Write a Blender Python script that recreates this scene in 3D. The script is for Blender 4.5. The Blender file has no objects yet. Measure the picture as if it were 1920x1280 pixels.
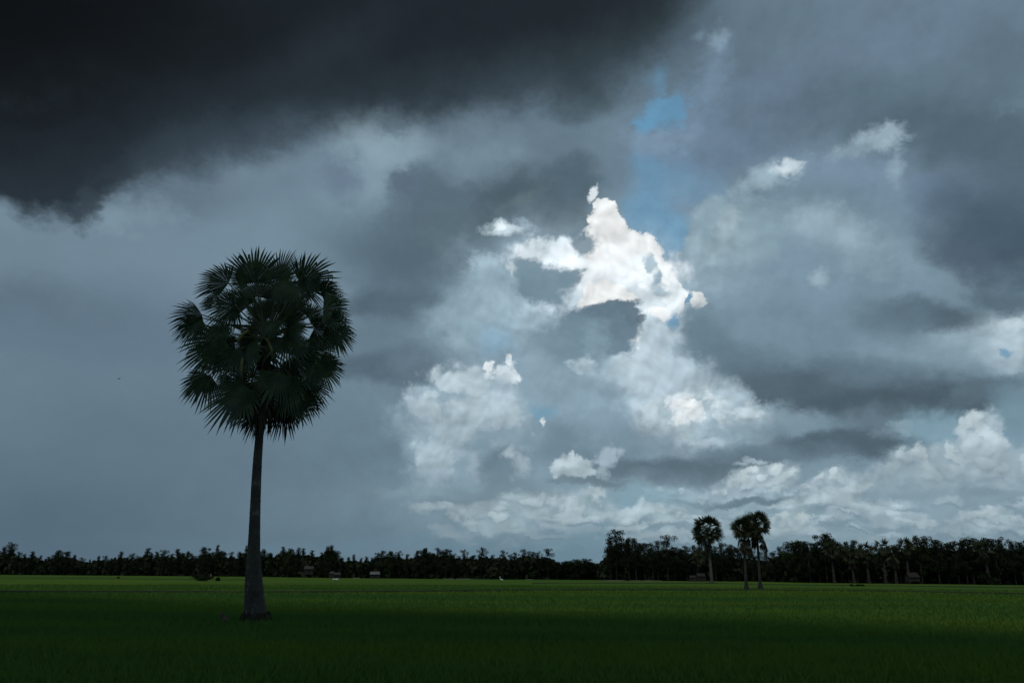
import bpy, bmesh, math, random
import numpy as np
from mathutils import Vector, Matrix, Euler, noise

R = math.radians
scene = bpy.context.scene
COL = scene.collection

# ------------------------------------------------------------------ camera
F_PX = 1400.0                                   # focal length in pixels of a 1920 px wide frame
cam_d = bpy.data.cameras.new('camera')
cam_d.sensor_width = 36.0
cam_d.lens = 36.0 * F_PX / 1920.0
cam_d.clip_start = 0.1
cam_d.clip_end = 20000.0
cam = bpy.data.objects.new('camera', cam_d)
COL.objects.link(cam)
EYE = 1.6
CM = Matrix.Translation((0, 0, EYE)) @ Matrix.Rotation(R(90 + 17.2), 4, 'X') @ Matrix.Rotation(R(0.33), 4, 'Z')
cam.matrix_world = CM
scene.camera = cam
CR = CM.to_3x3()

def ray(x, y):
    return (CR @ Vector((x - 960.0, 640.0 - y, -F_PX))).normalized()

def azel(x, y):
    d = ray(x, y)
    return math.atan2(d.x, d.y), math.asin(d.z)

def ground(x, y, z=0.0):
    """where the line of sight of a photograph pixel meets the level z"""
    d = ray(x, y)
    t = (z - EYE) / d.z
    return Vector((d.x * t, d.y * t, z))

def at(x, dist, z=0.0):
    """ground point in the compass direction of photo column x, dist metres out"""
    d = ray(x, 1074.0)
    a = math.atan2(d.x, d.y)
    return Vector((math.sin(a) * dist, math.cos(a) * dist, z))

# ------------------------------------------------------------------ render look
scene.view_settings.view_transform = 'Standard'
scene.view_settings.look = 'None'
scene.view_settings.exposure = -1.0
scene.view_settings.gamma = 1.0
try:
    scene.view_settings.use_curve_mapping = False
except Exception:
    pass
scene.cycles.max_bounces = 5
scene.cycles.diffuse_bounces = 3
scene.cycles.transparent_max_bounces = 8

# ------------------------------------------------------------------ sun
SUN_EL, SUN_AZ = 60.0, 205.0                   # degrees; azimuth from +Y towards +X (high, behind the camera, to the left)
sd = Vector((math.sin(R(SUN_AZ)) * math.cos(R(SUN_EL)), math.cos(R(SUN_AZ)) * math.cos(R(SUN_EL)), math.sin(R(SUN_EL))))
sun_d = bpy.data.lights.new('sun', 'SUN')
sun_d.energy = 2.4
sun_d.angle = R(1.1)
sun_d.color = (1.0, 0.95, 0.86)
sun = bpy.data.objects.new('sun', sun_d)
sun.rotation_euler = sd.to_track_quat('Z', 'Y').to_euler()
COL.objects.link(sun)

# ------------------------------------------------------------------ sky
STR = 0.1
def lin(c):
    c = c / 255.0
    return c / 12.92 if c <= 0.04045 else ((c + 0.055) / 1.055) ** 2.4
def skycol(rgb):
    r_, g_, b_ = rgb
    if 82 < r_ < 236:                                    # a little more contrast between lit and shaded cloud
        t = min(242.0, 126.0 + (r_ - 126.0) * 1.16) / r_
        r_, g_, b_ = r_ * t, g_ * t, b_ * t
    k = max(0.0, 1.0 - abs(r_ - 130.0) / 105.0)          # the middle greys lean to cyan
    return tuple(lin(c) * 2.0 / STR for c in (r_ * (1 - .005 * k), g_ * (1 + .042 * k), b_ * (1 + .05 * k))) + (1.0,)

world = bpy.data.worlds.new('World')
scene.world = world
world.use_nodes = True
NT = world.node_tree
NT.nodes.clear()

class G:
    """small helper that writes node graphs"""
    def __init__(s, nt): s.nt = nt
    def node(s, typ, ins=None, **kw):
        n = s.nt.nodes.new(typ)
        for k, v in kw.items(): setattr(n, k, v)
        for k, v in (ins or {}).items():
            if isinstance(v, bpy.types.NodeSocket): s.nt.links.new(v, n.inputs[k])
            else: n.inputs[k].default_value = v
        return n
    def math(s, op, a, b=0.0, c=0.0, clamp=False):
        return s.node('ShaderNodeMath', {0: a, 1: b, 2: c}, operation=op, use_clamp=clamp).outputs[0]
    def vmath(s, op, a, b=(0, 0, 0), c=(0, 0, 0)):
        n = s.node('ShaderNodeVectorMath', {0: a, 1: b, 2: c}, operation=op)
        return n.outputs['Value'] if op in ('LENGTH', 'DOT_PRODUCT') else n.outputs[0]
    def mix(s, f, a, b, mode='MIX'):
        n = s.node('ShaderNodeMix', data_type='RGBA', blend_type=mode)
        for k, v in ((0, f), (6, a), (7, b)):
            if isinstance(v, bpy.types.NodeSocket): s.nt.links.new(v, n.inputs[k])
            else: n.inputs[k].default_value = v
        return n.outputs[2]
    def ramp(s, v, a, b, c=0.0, d=1.0, smooth=True):
        return s.node('ShaderNodeMapRange', {0: v, 1: a, 2: b, 3: c, 4: d},
                      interpolation_type='SMOOTHSTEP' if smooth else 'LINEAR').outputs[0]
    def noise(s, vec, scale, detail=6, rough=0.55, dist=0.0):
        return s.node('ShaderNodeTexNoise', {'Vector': vec, 'Scale': scale, 'Detail': detail, 'Roughness': rough, 'Distortion': dist})

g = G(NT)
D = g.node('ShaderNodeTexCoord').outputs['Generated']
sep = g.node('ShaderNodeSeparateXYZ', {0: D})
AZ = g.math('ARCTAN2', sep.outputs[0], sep.outputs[1])
EL = g.math('ARCSINE', sep.outputs[2])
nish = g.node('ShaderNodeTexSky', sky_type='NISHITA', sun_disc=False, sun_elevation=R(SUN_EL), sun_rotation=R(SUN_AZ))

# turbulence of the cloud outlines (world directions, not picture coordinates)
Dw = g.node('ShaderNodeVectorMath', {0: D, 1: (1, 1, 1.25)}, operation='MULTIPLY').outputs[0]
w1 = g.noise(Dw, 5.0, 1, 0.5)
w2 = g.noise(Dw, 17.0, 5, 0.66)
o1 = g.vmath('SUBTRACT', w1.outputs['Color'], (0.5, 0.5, 0.5))
o2 = g.vmath('SUBTRACT', w2.outputs['Color'], (0.5, 0.5, 0.5))
off = g.vmath('MULTIPLY_ADD', o1, (0.04, 0.04, 0), g.vmath('MULTIPLY', o2, (0.045, 0.045, 0)))
P0 = g.node('ShaderNodeCombineXYZ', {0: AZ, 1: EL, 2: 0.0}).outputs[0]
P = g.vmath('ADD', P0, off)
w3 = g.noise(Dw, 10.0, 2, 0.5)
Pd = g.vmath('MULTIPLY_ADD', g.vmath('SUBTRACT', w3.outputs['Color'], (0.5, 0.5, 0.5)), (0.05, 0.05, 0), P0)

def centred(n, s=1.0):
    return g.math('MULTIPLY', g.math('SUBTRACT', n, 0.5), s)
FB = centred(g.noise(Dw, 13.0, 7, 0.62).outputs['Fac'], 3.2)       # wispy field, about -1..1
FH = centred(g.noise(Dw, 42.0, 5, 0.63).outputs['Fac'], 3.2)       # the same, finer
FS = centred(g.noise(g.vmath('ADD', Dw, (3.1, 1.7, 0.4)), 5.5, 4, 0.5).outputs['Fac'], 3.2)  # broad, soft field
def puff(vec, scale, detail=3.0):
    return g.node('ShaderNodeTexVoronoi', {'Vector': vec, 'Scale': scale, 'Detail': detail, 'Roughness': 0.5,
                  'Lacunarity': 2.3, 'Smoothness': 0.35}, feature='SMOOTH_F1', voronoi_dimensions='2D', normalize=True).outputs['Distance']
BL = g.math('MULTIPLY_ADD', puff(Pd, 16.0), -3.4, 1.0)             # cauliflower field: + on the swellings
BH = g.math('MULTIPLY_ADD', puff(Pd, 44.0, 2.0), -3.4, 1.0)
BL0 = BL
RELC = g.math('SUBTRACT', puff(g.vmath('ADD', Pd, (-0.004, 0.010, 0)), 16.0, 2.0), puff(Pd, 16.0, 2.0))      # which side of a swelling faces up
RELF = g.math('SUBTRACT', puff(g.vmath('ADD', Pd, (-0.002, 0.005, 0)), 44.0, 1.0), puff(Pd, 44.0, 1.0))
REL = g.math('MULTIPLY_ADD', RELC, 1.1, g.math('MULTIPLY', RELF, 0.22))
REL = g.math('MULTIPLY', REL, g.ramp(AZ, R(-14), R(-6), 0.0, 1.0))
REL = g.math('MULTIPLY', REL, g.ramp(EL, R(1), R(5), 0.4, 1.0))
BL = g.math('MULTIPLY_ADD', FH, 0.22, BL)
BH = g.math('MULTIPLY_ADD', FH, 0.22, BH)
FIELD = {'f': FB, 's': FS, 'b': BL, 'h': FH, 'c': BH}
BLUE = g.mix(0.15, skycol((108, 155, 188)), g.vmath('MULTIPLY', nish.outputs[0], (0.8, 0.8, 0.8)))

def stroke_shape(x, y, rx, ry, ang):
    """an ellipse given in photo pixels, carried over to azimuth and elevation on the sky sphere"""
    a0, e0 = azel(x, y)
    ax, ex = azel(x + 1, y); ay, ey = azel(x, y + 1)
    J = np.array([[ax - a0, ay - a0], [ex - e0, ey - e0]])
    t = R(ang)
    Rm = np.array([[math.cos(t), -math.sin(t)], [math.sin(t), math.cos(t)]])
    U, S, Vt = np.linalg.svd(J @ Rm @ np.diag([rx, ry]))
    if np.linalg.det(U) < 0: U[:, 1] *= -1
    return a0, e0, math.atan2(U[1, 0], U[0, 0]), S[0], S[1], U
# base tone of the overcast by elevation
cur = g.mix(g.ramp(EL, R(0), R(9)), skycol((106, 126, 140)), skycol((122, 140, 154)))
cur = g.mix(g.ramp(EL, R(30), R(55)), cur, skycol((58, 70, 80)))
cur = g.mix(g.ramp(FS, 0.0, 0.9, 0.0, 0.35), cur, skycol((98, 116, 130)))
cur = g.mix(g.ramp(FS, 0.0, -0.9, 0.0, 0.30), cur, skycol((144, 160, 172)))

def heap(x, y, rx, ry, n, top, shade_c, seed, flat=True):
    """a heaped cloud: lit swellings over shaded hollows, drawn from the back forwards"""
    r = random.Random(seed)
    mid = tuple((a + b) / 2 for a, b in zip(top, shade_c))
    out = [(x, y, rx, ry, 0, mid, .9, .3, 'b', .22 * ry + 4)]
    pts = []
    for i in range(n):
        t = r.random() * math.tau; q = math.sqrt(r.random()) * .95
        pts.append((x + math.cos(t) * q * rx, y + math.sin(t) * q * ry))
    pts.sort(key=lambda p: p[1])
    for px, py in pts:
        k = (py - (y - ry)) / (2 * ry)
        pr = (ry * r.uniform(.16, .34) + 3) * (1 - .25 * k)
        w = r.uniform(.8, 1.7)
        tc = tuple(a * (1 - k * .5) + b * k * .5 for a, b in zip(top, shade_c))
        out.append((px + pr * .2, py + pr * .55, pr * w * 1.25, pr * .8, r.uniform(-15, 15), shade_c, .45 + .25 * k, .8, 'f', pr * .5))
        out.append((px, py - pr * .15, pr * w, pr * .8, r.uniform(-25, 25), tc, r.uniform(.45, .9) * (1 - .35 * k), r.uniform(.25, .55), 'b', pr * .55))
    if flat:
        out.append((x, y + ry * .85, rx * .9, ry * .22, 0, shade_c, .7, .7, 'f', 6))
    return out

def row(x0, x1, y0, y1, n, col, seed):
    """small distant clouds, flattened, getting paler and smaller towards the horizon"""
    r = random.Random(seed)
    pts = sorted(((r.uniform(y0, y1), r.uniform(x0, x1)) for i in range(n)), key=lambda p: (int((p[1] - x0) / 95), p[0]))
    out = []
    for y, x in pts:
        k = (y - y0) / (y1 - y0)
        w = r.uniform(12, 42) * (1 - .45 * k); h = w * r.uniform(.22, .5)
        d = r.uniform(-10, 16)
        c = tuple(v * (1 - .10 * k) + d for v in col)
        out.append((x, y, w, h, r.uniform(-8, 8), c, r.uniform(.35, .8) * (1 - .45 * k), r.uniform(.3, .6), 'b', w * .3))
        out.append((x + 3, y + h * .9, w * 1.1, h * .45, 0, (112 - 4 * k, 132 - 3 * k, 144 - 2 * k), .5, .7, 'f', w * .2))
    return out

S = [
 # --- x, y, rx, ry, angle, colour, opacity, soft, edge field, edge displacement
 # halo of the storm shelf
 (780, 110, 680, 190, -8, (96, 114, 128), .8, .5, 's', 20),
 # left: rain veil under the storm, very even
 (230, 900, 620, 280, 0, (98, 117, 132), .9, .6, 's', 10),
 (60, 1010, 420, 110, 0, (82, 100, 115), .7, .7, 's', 10),
 (560, 950, 240, 160, 0, (103, 122, 136), .6, .8, 's', 10),
 (40, 800, 90, 24, -8, (107, 124, 138), .5, .8, 'f', 16),
 (120, 560, 250, 80, 8, (80, 96, 111), .85, .7, 'f', 45),
 (70, 470, 240, 52, -10, (113, 129, 143), .85, .6, 'f', 35),
 (430, 430, 330, 130, -10, (115, 132, 147), .85, .7, 'f', 45),
 (250, 640, 280, 50, 0, (103, 121, 137), .7, .8, 'f', 35),
 (520, 345, 220, 60, -12, (111, 127, 142), .8, .7, 'f', 45),
 (330, 380, 120, 36, 0, (96, 112, 127), .6, .8, 'f', 35),
 (480, 300, 110, 30, -20, (118, 135, 149), .7, .6, 'f', 35),
 (260, 410, 80, 26, 0, (122, 138, 152), .8, .6, 'f', 30),
 (740, 275, 110, 50, 8, (147, 165, 177), .95, .4, 'f', 34),
 (690, 370, 70, 90, 20, (134, 152, 165), .85, .5, 'f', 34),
 (560, 440, 120, 60, 0, (118, 137, 151), .6, .7, 'f', 40),
 (210, 395, 40, 36, 30, (124, 141, 155), .8, .5, 'f', 20),
 (650, 338, 44, 34, 20, (103, 119, 138), .8, .6, 'f', 20),
 (740, 240, 26, 14, 0, (107, 124, 138), .7, .6, 'f', 12),
 # right of the palm
 (900, 250, 80, 80, 0, (120, 136, 150), .8, .6, 'f', 36),
 (860, 560, 180, 110, 0, (106, 124, 138), .8, .7, 'f', 40),
 (760, 480, 140, 80, 10, (90, 108, 121), .9, .6, 'f', 40),
 (740, 580, 130, 30, 0, (86, 104, 117), .9, .4, 'f', 22),
 (770, 640, 170, 36, 0, (99, 116, 130), .8, .6, 'f', 25),
 (760, 695, 150, 34, 0, (87, 105, 119), .95, .35, 'f', 18),
 (870, 690, 40, 36, 20, (97, 114, 127), .8, .5, 'f', 20),
 (895, 590, 64, 36, 0, (137, 154, 165), .85, .5, 'f', 26),
 (880, 628, 30, 26, 0, (106, 131, 139), .7, .6, 'f', 18),
 (850, 635, 14, 30, -20, (139, 156, 166), .7, .6, 'f', 14),
 # upper right: broad grey decks
 (1560, 120, 560, 200, -8, (105, 122, 138), .9, .6, 's', 30),
 (1420, 40, 160, 40, -10, (98, 116, 130), .6, .7, 'f', 40),
 (1700, 225, 420, 70, 8, (88, 106, 118), .9, .7, 'f', 50),
 (1480, 215, 150, 50, 0, (100, 117, 134), .8, .7, 'f', 40),
 (1520, 260, 170, 26, -10, (92, 110, 121), .7, .7, 'f', 35),
 (1480, 150, 130, 40, -20, (108, 124, 144), .8, .7, 'f', 40),
 (1620, 150, 120, 30, 0, (96, 115, 126), .6, .8, 'f', 40),
 (1340, 150, 26, 60, 10, (118, 135, 155), .7, .6, 'f', 22),
 (1350, 68, 12, 22, 15, (138, 156, 172), .7, .7, 'f', 10),
 (1310, 66, 14, 8, 0, (128, 146, 163), .7, .6, 'f', 8),
 (1860, 340, 200, 110, 14, (82, 99, 112), .9, .6, 'f', 50),
 (1330, 265, 130, 60, 0, (110, 127, 147), .9, .5, 'f', 34),
 (1290, 200, 30, 60, 20, (118, 137, 158), .7, .6, 'f', 20),
 (1600, 345, 150, 70, 10, (124, 141, 160), .85, .6, 'f', 40),
 (1780, 370, 70, 34, 20, (104, 120, 140), .8, .6, 'f', 35),
 (1560, 395, 110, 40, 0, (110, 128, 143), .8, .6, 'f', 35),
 (1900, 195, 40, 16, -10, (112, 130, 144), .6, .8, 'f', 24),
 (1750, 60, 200, 70, 0, (110, 127, 145), .6, .8, 'f', 45),
 (1880, 100, 90, 60, 0, (90, 108, 121), .6, .8, 'f', 40),
 (1450, 380, 70, 60, 0, (112, 131, 144), .7, .6, 'f', 34),
 (1420, 470, 170, 80, 0, (126, 144, 158), .9, .5, 'f', 40),
 (1590, 450, 100, 34, 22, (146, 163, 174), .9, .5, 'f', 40),
 (1500, 545, 230, 70, 0, (118, 136, 152), .85, .6, 'f', 40),
 (1640, 500, 60, 26, 0, (132, 150, 162), .7, .6, 'f', 26),
 (1880, 450, 130, 80, 20, (72, 89, 103), .97, .5, 'f', 46),
 (1800, 480, 60, 30, 30, (84, 101, 116), .8, .6, 'f', 30),
 # blue openings
 (1245, 202, 52, 24, -18, 'BLUE', .9, .4, 'f', 30),
 (1205, 232, 18, 24, 0, 'BLUE', .9, .35, 'f', 14),
 (1232, 152, 20, 18, -40, 'BLUE', .5, .8, 'f', 18),
 (1216, 340, 40, 56, 12, 'BLUE', .92, .4, 'f', 30),
 (1235, 415, 78, 50, 30, 'BLUE', .97, .2, 'f', 18),
 (1270, 448, 34, 44, 0, 'BLUE', .97, .22, 'f', 10),
 (1228, 262, 60, 24, -8, (124, 142, 162), .85, .55, 'f', 26),
 (1200, 296, 14, 20, 0, 'BLUE', .5, .6, 'f', 12),
 (1280, 335, 64, 50, 0, (112, 142, 168), .75, .6, 'f', 26),
 (1128, 340, 8, 6, 0, 'BLUE', .6, .6, 'f', 5),
 (1165, 325, 30, 50, 0, (112, 131, 148), .7, .5, 'f', 22),
 # cloud bank to the right of the opening
 (1345, 420, 50, 62, 10, (136, 153, 164), .97, .12, 'f', 22),
 (1400, 440, 60, 70, 0, (134, 152, 163), .9, .35, 'b', 26),
 (1330, 460, 34, 30, 0, (148, 165, 174), .85, .35, 'b', 14),
 (1312, 470, 26, 12, -20, (144, 161, 172), .9, .3, 'b', 9),
 (1378, 412, 16, 22, 0, (168, 182, 190), .7, .7, 'f', 14),
 (1390, 450, 30, 40, 0, (146, 162, 171), .6, .8, 'f', 24),
 (1420, 560, 120, 60, 0, (126, 145, 160), .7, .6, 'f', 34),
 # dark cloud above the bright tower
 (960, 320, 190, 80, 5, (101, 117, 131), .85, .5, 'f', 44),
 (900, 300, 80, 50, 0, (122, 139, 152), .7, .6, 'f', 35),
 (990, 385, 130, 66, 0, (84, 101, 112), .96, .35, 'f', 44),
 (1070, 350, 56, 50, -20, (82, 99, 111), .92, .35, 'f', 26),
 (1085, 430, 40, 40, 0, (84, 102, 112), .9, .4, 'f', 22),
 (940, 425, 70, 36, 0, (87, 105, 116), .85, .5, 'f', 30),
 (820, 390, 80, 80, 20, (93, 110, 123), .92, .35, 'f', 44),
 (770, 340, 34, 26, 20, (95, 111, 127), .9, .35, 'f', 22),
 (870, 470, 100, 60, 30, (95, 113, 124), .9, .45, 'f', 40),
 (1000, 370, 50, 10, -35, (99, 118, 125), .5, .7, 'f', 14),
 # bright tower
 (1060, 700, 230, 120, 0, (140, 157, 170), .6, .8, 'f', 40),
 (990, 590, 130, 100, 0, (146, 164, 176), .85, .6, 'f', 40),
 (1120, 720, 170, 140, 0, (138, 156, 169), .8, .7, 'f', 40),
 (1290, 700, 90, 90, 20, (160, 175, 186), .85, .5, 'f', 34),
 (1225, 680, 70, 60, 0, (172, 186, 196), .8, .5, 'f', 30),
 (1150, 540, 190, 120, 0, (158, 175, 187), .7, .6, 'f', 40),
 (1140, 540, 150, 86, 0, (188, 202, 211), .95, .3, 'b', 30),
 (1235, 600, 80, 100, 0, (188, 202, 211), .96, .3, 'b', 30),
 (1045, 478, 84, 24, -22, (202, 214, 221), .93, .3, 'b', 20),
 (1000, 508, 34, 14, -20, (212, 222, 227), .9, .35, 'b', 12),
 (1135, 500, 140, 50, 0, (216, 225, 231), .95, .25, 'b', 22),
 (1140, 415, 30, 38, -5, (240, 243, 243), .99, .10, 'b', 12),
 (1160, 455, 60, 34, 0, (240, 243, 243), .98, .12, 'b', 16),
 (1210, 468, 46, 36, 20, (236, 240, 241), .98, .10, 'b', 12),
 (1238, 484, 16, 24, 0, (240, 243, 243), .98, .12, 'b', 7),
 (1110, 360, 8, 18, 20, (214, 224, 229), .95, .35, 'b', 8),
 (1124, 383, 14, 13, 0, (228, 234, 236), .95, .25, 'b', 8),
 (1200, 540, 70, 50, 0, (206, 217, 224), .85, .4, 'b', 24),
 (1108, 446, 22, 22, 0, (112, 130, 142), .9, .4, 'f', 16),
 (1170, 500, 90, 20, 0, (226, 233, 237), .8, .5, 'f', 16),
 (1080, 520, 40, 10, 0, (224, 231, 235), .7, .5, 'b', 10),
 (1150, 455, 14, 16, 0, (214, 223, 228), .6, .6, 'f', 8),
 (1205, 480, 20, 12, 0, (214, 224, 229), .6, .6, 'f', 8),
 (1226, 485, 12, 16, 0, (150, 168, 180), .85, .4, 'f', 12),
 (1240, 510, 10, 16, 30, (146, 164, 177), .9, .45, 'f', 10),
 (1261, 512, 14, 20, 10, (228, 234, 237), .96, .18, 'b', 8),
 (1250, 490, 10, 10, 0, (232, 238, 240), .9, .3, 'b', 6),
 (1212, 500, 5, 9, 20, (236, 240, 241), .85, .4, 'b', 4),
 (1140, 550, 45, 22, -12, (240, 243, 243), .98, .12, 'b', 12),
 (1170, 563, 20, 10, 0, (236, 240, 241), .95, .2, 'b', 7),
 (1184, 557, 13, 13, 0, (240, 243, 243), .98, .16, 'b', 6),
 (1274, 556, 28, 36, 0, (216, 226, 231), .97, .10, 'b', 10),
 (1292, 560, 8, 22, 0, (238, 242, 242), .9, .25, 'b', 6),
 (1236, 580, 26, 15, 0, (238, 242, 242), .96, .16, 'b', 9),
 (1252, 592, 12, 9, 0, (228, 234, 237), .9, .3, 'b', 6),
 (1212, 527, 8, 5, -30, (234, 239, 241), .85, .4, 'b', 4),
 (1248, 540, 18, 11, 0, (158, 174, 185), .85, .5, 'f', 12),
 (1318, 553, 14, 20, -12, (240, 243, 240), .98, .10, 'b', 6),
 (1302, 554, 4, 20, 15, 'BLUE', .9, .3, 'f', 3),
 (1275, 602, 13, 16, 0, 'BLUE', .9, .4, 'f', 9),
 (1240, 700, 90, 60, 10, (176, 190, 199), .7, .6, 'b', 34),
 (1250, 655, 60, 40, 20, (178, 192, 202), .85, .5, 'b', 24),
 (1192, 632, 16, 12, 0, (222, 229, 233), .9, .3, 'b', 8),
 # grey fragments in front of the tower
 (1030, 545, 62, 38, 0, (116, 135, 148), .96, .2, 'f', 40),
 (1003, 515, 30, 22, 0, (120, 139, 152), .95, .25, 'f', 20),
 (1080, 525, 28, 18, -20, (118, 137, 149), .95, .22, 'f', 16),
 (1130, 612, 66, 46, -8, (106, 124, 138), .98, .18, 'f', 40),
 (1184, 585, 20, 26, 0, (102, 120, 133), .97, .22, 'f', 16),
 (1150, 580, 34, 14, -10, (104, 122, 135), .95, .22, 'f', 14),
 (1065, 650, 70, 50, 0, (116, 136, 149), .88, .4, 'f', 40),
 (1120, 640, 20, 34, 20, (130, 148, 160), .6, .6, 'f', 20),
 (1204, 602, 7, 10, 0, (96, 112, 124), .85, .4, 'f', 8),
 (1010, 610, 34, 14, -10, (152, 168, 179), .7, .6, 'f', 18),
 (960, 438, 44, 13, 8, (186, 200, 208), .9, .45, 'f', 20),
 (950, 432, 10, 5, 0, (214, 223, 228), .8, .5, 'h', 5),
 (1000, 430, 22, 9, 30, (152, 168, 180), .8, .6, 'f', 14),
 (915, 505, 34, 14, -10, (162, 179, 190), .8, .5, 'f', 20),
 (905, 530, 30, 26, 0, (144, 162, 174), .7, .6, 'f', 20),
 (1482, 312, 24, 14, -20, (212, 220, 224), .97, .45, 'f', 18),
 (1450, 328, 56, 20, -20, (152, 168, 179), .8, .6, 'f', 26),
 (1640, 262, 46, 18, -14, (152, 168, 179), .9, .6, 'f', 26),
 (1600, 285, 40, 14, -20, (138, 154, 166), .7, .6, 'f', 22),
 (1690, 315, 12, 34, 10, (144, 160, 173), .6, .7, 'f', 18),
 (1535, 530, 18, 15, 0, (150, 166, 177), .7, .6, 'f', 14),
 # the heavy deck on the right
 (1800, 640, 160, 50, -2, (154, 170, 180), .97, .4, 'f', 40),
 (1900, 650, 60, 50, 0, (168, 182, 191), .9, .5, 'f', 30),
 (1905, 605, 26, 12, 0, (182, 195, 202), .8, .5, 'b', 12),
 (1897, 658, 14, 7, 0, 'BLUE', .8, .45, 'f', 9),
 (1400, 650, 120, 90, 10, (112, 131, 145), .95, .28, 'f', 44),
 (1560, 680, 260, 80, 4, (116, 135, 149), .93, .4, 'f', 40),
 (1390, 620, 60, 44, 0, (124, 143, 157), .7, .6, 'f', 34),
 (1500, 630, 180, 40, 0, (118, 137, 152), .7, .7, 'f', 40),
 (1720, 690, 120, 34, 0, (132, 150, 162), .7, .6, 'f', 36),
 (1760, 590, 100, 28, 6, (86, 104, 116), .92, .5, 'f', 28),
 (1660, 600, 70, 34, 0, (100, 118, 131), .8, .6, 'f', 34),
 (1880, 560, 80, 24, 12, (92, 110, 122), .9, .5, 'f', 24),
 (1420, 700, 110, 40, 22, (102, 120, 133), .8, .5, 'f', 34),
 (1600, 744, 255, 56, 3, (88, 105, 117), .98, .35, 'f', 30),
 (1690, 770, 195, 32, -2, (76, 91, 102), .98, .28, 'f', 18),
 (1600, 782, 200, 22, 1, (80, 96, 107), .97, .3, 'f', 12),
 (1800, 776, 90, 22, -10, (88, 105, 117), .95, .35, 'f', 14),
 (1540, 765, 70, 16, 6, (84, 101, 113), .9, .5, 'f', 14),
 (1860, 735, 90, 20, -14, (96, 114, 126), .9, .4, 'f', 18),
 (1600, 700, 90, 24, 0, (104, 122, 135), .6, .7, 'f', 30),
 (1330, 640, 40, 60, 0, (106, 125, 138), .85, .4, 'f', 26),
 # bright shelf under it and the second deck
 (1320, 750, 100, 60, 16, (162, 177, 187), .95, .3, 'b', 34),
 (1440, 800, 120, 44, 10, (142, 159, 170), .92, .4, 'b', 34),
 (1250, 800, 60, 50, 0, (158, 173, 183), .9, .35, 'b', 26),
 (1250, 690, 50, 26, 0, (168, 183, 193), .7, .6, 'b', 24),
 *heap(1290, 775, 90, 44, 22, (212, 220, 224), (142, 158, 169), 27, False),
 *heap(1255, 805, 58, 42, 18, (194, 205, 210), (136, 153, 164), 7, False),
 *heap(1375, 785, 80, 30, 14, (182, 194, 201), (126, 144, 156), 8, False),
 (1278, 762, 32, 14, 0, (208, 215, 219), .9, .45, 'b', 18),
 (1290, 752, 14, 9, 0, (222, 228, 229), .9, .3, 'b', 6),
 (1218, 778, 12, 14, 0, (180, 192, 200), .9, .3, 'b', 9),
 (1350, 777, 20, 11, -8, (184, 196, 203), .75, .6, 'b', 14),
 (1404, 765, 24, 10, -26, (186, 197, 204), .8, .6, 'b', 14),
 (1380, 800, 60, 20, 10, (136, 154, 166), .6, .6, 'f', 20),
 (1570, 812, 170, 36, 2, (106, 124, 136), .95, .4, 'f', 22),
 (1500, 795, 70, 18, 6, (124, 142, 154), .7, .6, 'f', 20),
 (1580, 842, 150, 26, 2, (80, 97, 108), .97, .35, 'f', 14),
 (1400, 850, 150, 18, 3, (104, 122, 134), .8, .6, 'f', 16),
 (1330, 872, 150, 20, 0, (94, 112, 124), .95, .4, 'f', 14),
 (1405, 862, 22, 4, 0, (160, 174, 183), .8, .5, 'f', 5),
 (1700, 818, 34, 12, -8, (144, 160, 170), .85, .4, 'b', 12),
 (1665, 828, 30, 10, 0, (120, 137, 149), .7, .6, 'f', 12),
 # middle: cloud with the flat dark foot
 (1130, 830, 130, 44, 0, (108, 126, 140), .9, .5, 'f', 30),
 (1110, 790, 100, 30, 30, (134, 152, 165), .6, .7, 'f', 30),
 (1240, 872, 120, 22, 0, (92, 110, 122), .95, .4, 'f', 14),
 (1085, 872, 46, 20, 0, (166, 178, 185), .98, .14, 'b', 12),
 (1068, 862, 22, 12, 0, (176, 187, 193), .85, .35, 'b', 8),
 (1140, 858, 22, 26, 10, (154, 168, 178), .9, .35, 'b', 16),
 (1130, 896, 60, 8, 4, (86, 103, 114), .97, .35, 'f', 8),
 (1060, 892, 36, 7, 0, (100, 118, 130), .9, .4, 'f', 7),
 # left centre heap
 (870, 810, 105, 95, 0, (138, 155, 167), .85, .35, 'b', 36),
 (835, 740, 58, 22, 0, (160, 174, 184), .9, .35, 'b', 20),
 *heap(870, 790, 90, 80, 34, (180, 192, 199), (132, 149, 161), 5, False),
 (815, 870, 40, 36, 0, (160, 174, 183), .9, .3, 'b', 18),
 (805, 905, 44, 20, 0, (142, 157, 168), .8, .5, 'f', 16),
 (940, 880, 44, 50, 30, (104, 122, 135), .92, .4, 'f', 30),
 (905, 850, 24, 30, 0, (124, 142, 154), .8, .5, 'f', 20),
 (980, 868, 14, 22, 20, (166, 178, 186), .6, .7, 'b', 9),
 (960, 850, 14, 10, -30, (168, 180, 188), .6, .7, 'b', 7),
 (895, 875, 10, 18, 0, (160, 172, 181), .5, .7, 'b', 8),
 (940, 708, 26, 26, 0, (204, 213, 219), .96, .25, 'b', 13),
 (951, 682, 8, 13, -15, (222, 229, 232), .96, .25, 'b', 5),
 (912, 692, 9, 10, 0, (218, 226, 230), .95, .3, 'b', 6),
 (935, 740, 26, 30, 0, (158, 173, 183), .8, .6, 'f', 18),
 (932, 650, 34, 30, 50, (134, 160, 180), .8, .75, 'f', 34),
 (1010, 780, 30, 12, 0, (118, 152, 173), .85, .6, 'f', 14),
 (1014, 794, 4, 5, -30, (212, 221, 226), .9, .4, 'f', 2),
 (1095, 685, 22, 14, 0, (170, 185, 194), .9, .45, 'f', 14),
 (1110, 700, 12, 12, 0, (158, 173, 184), .8, .5, 'f', 10),
 (900, 935, 100, 16, 2, (92, 110, 123), .92, .4, 'f', 12),
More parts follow.
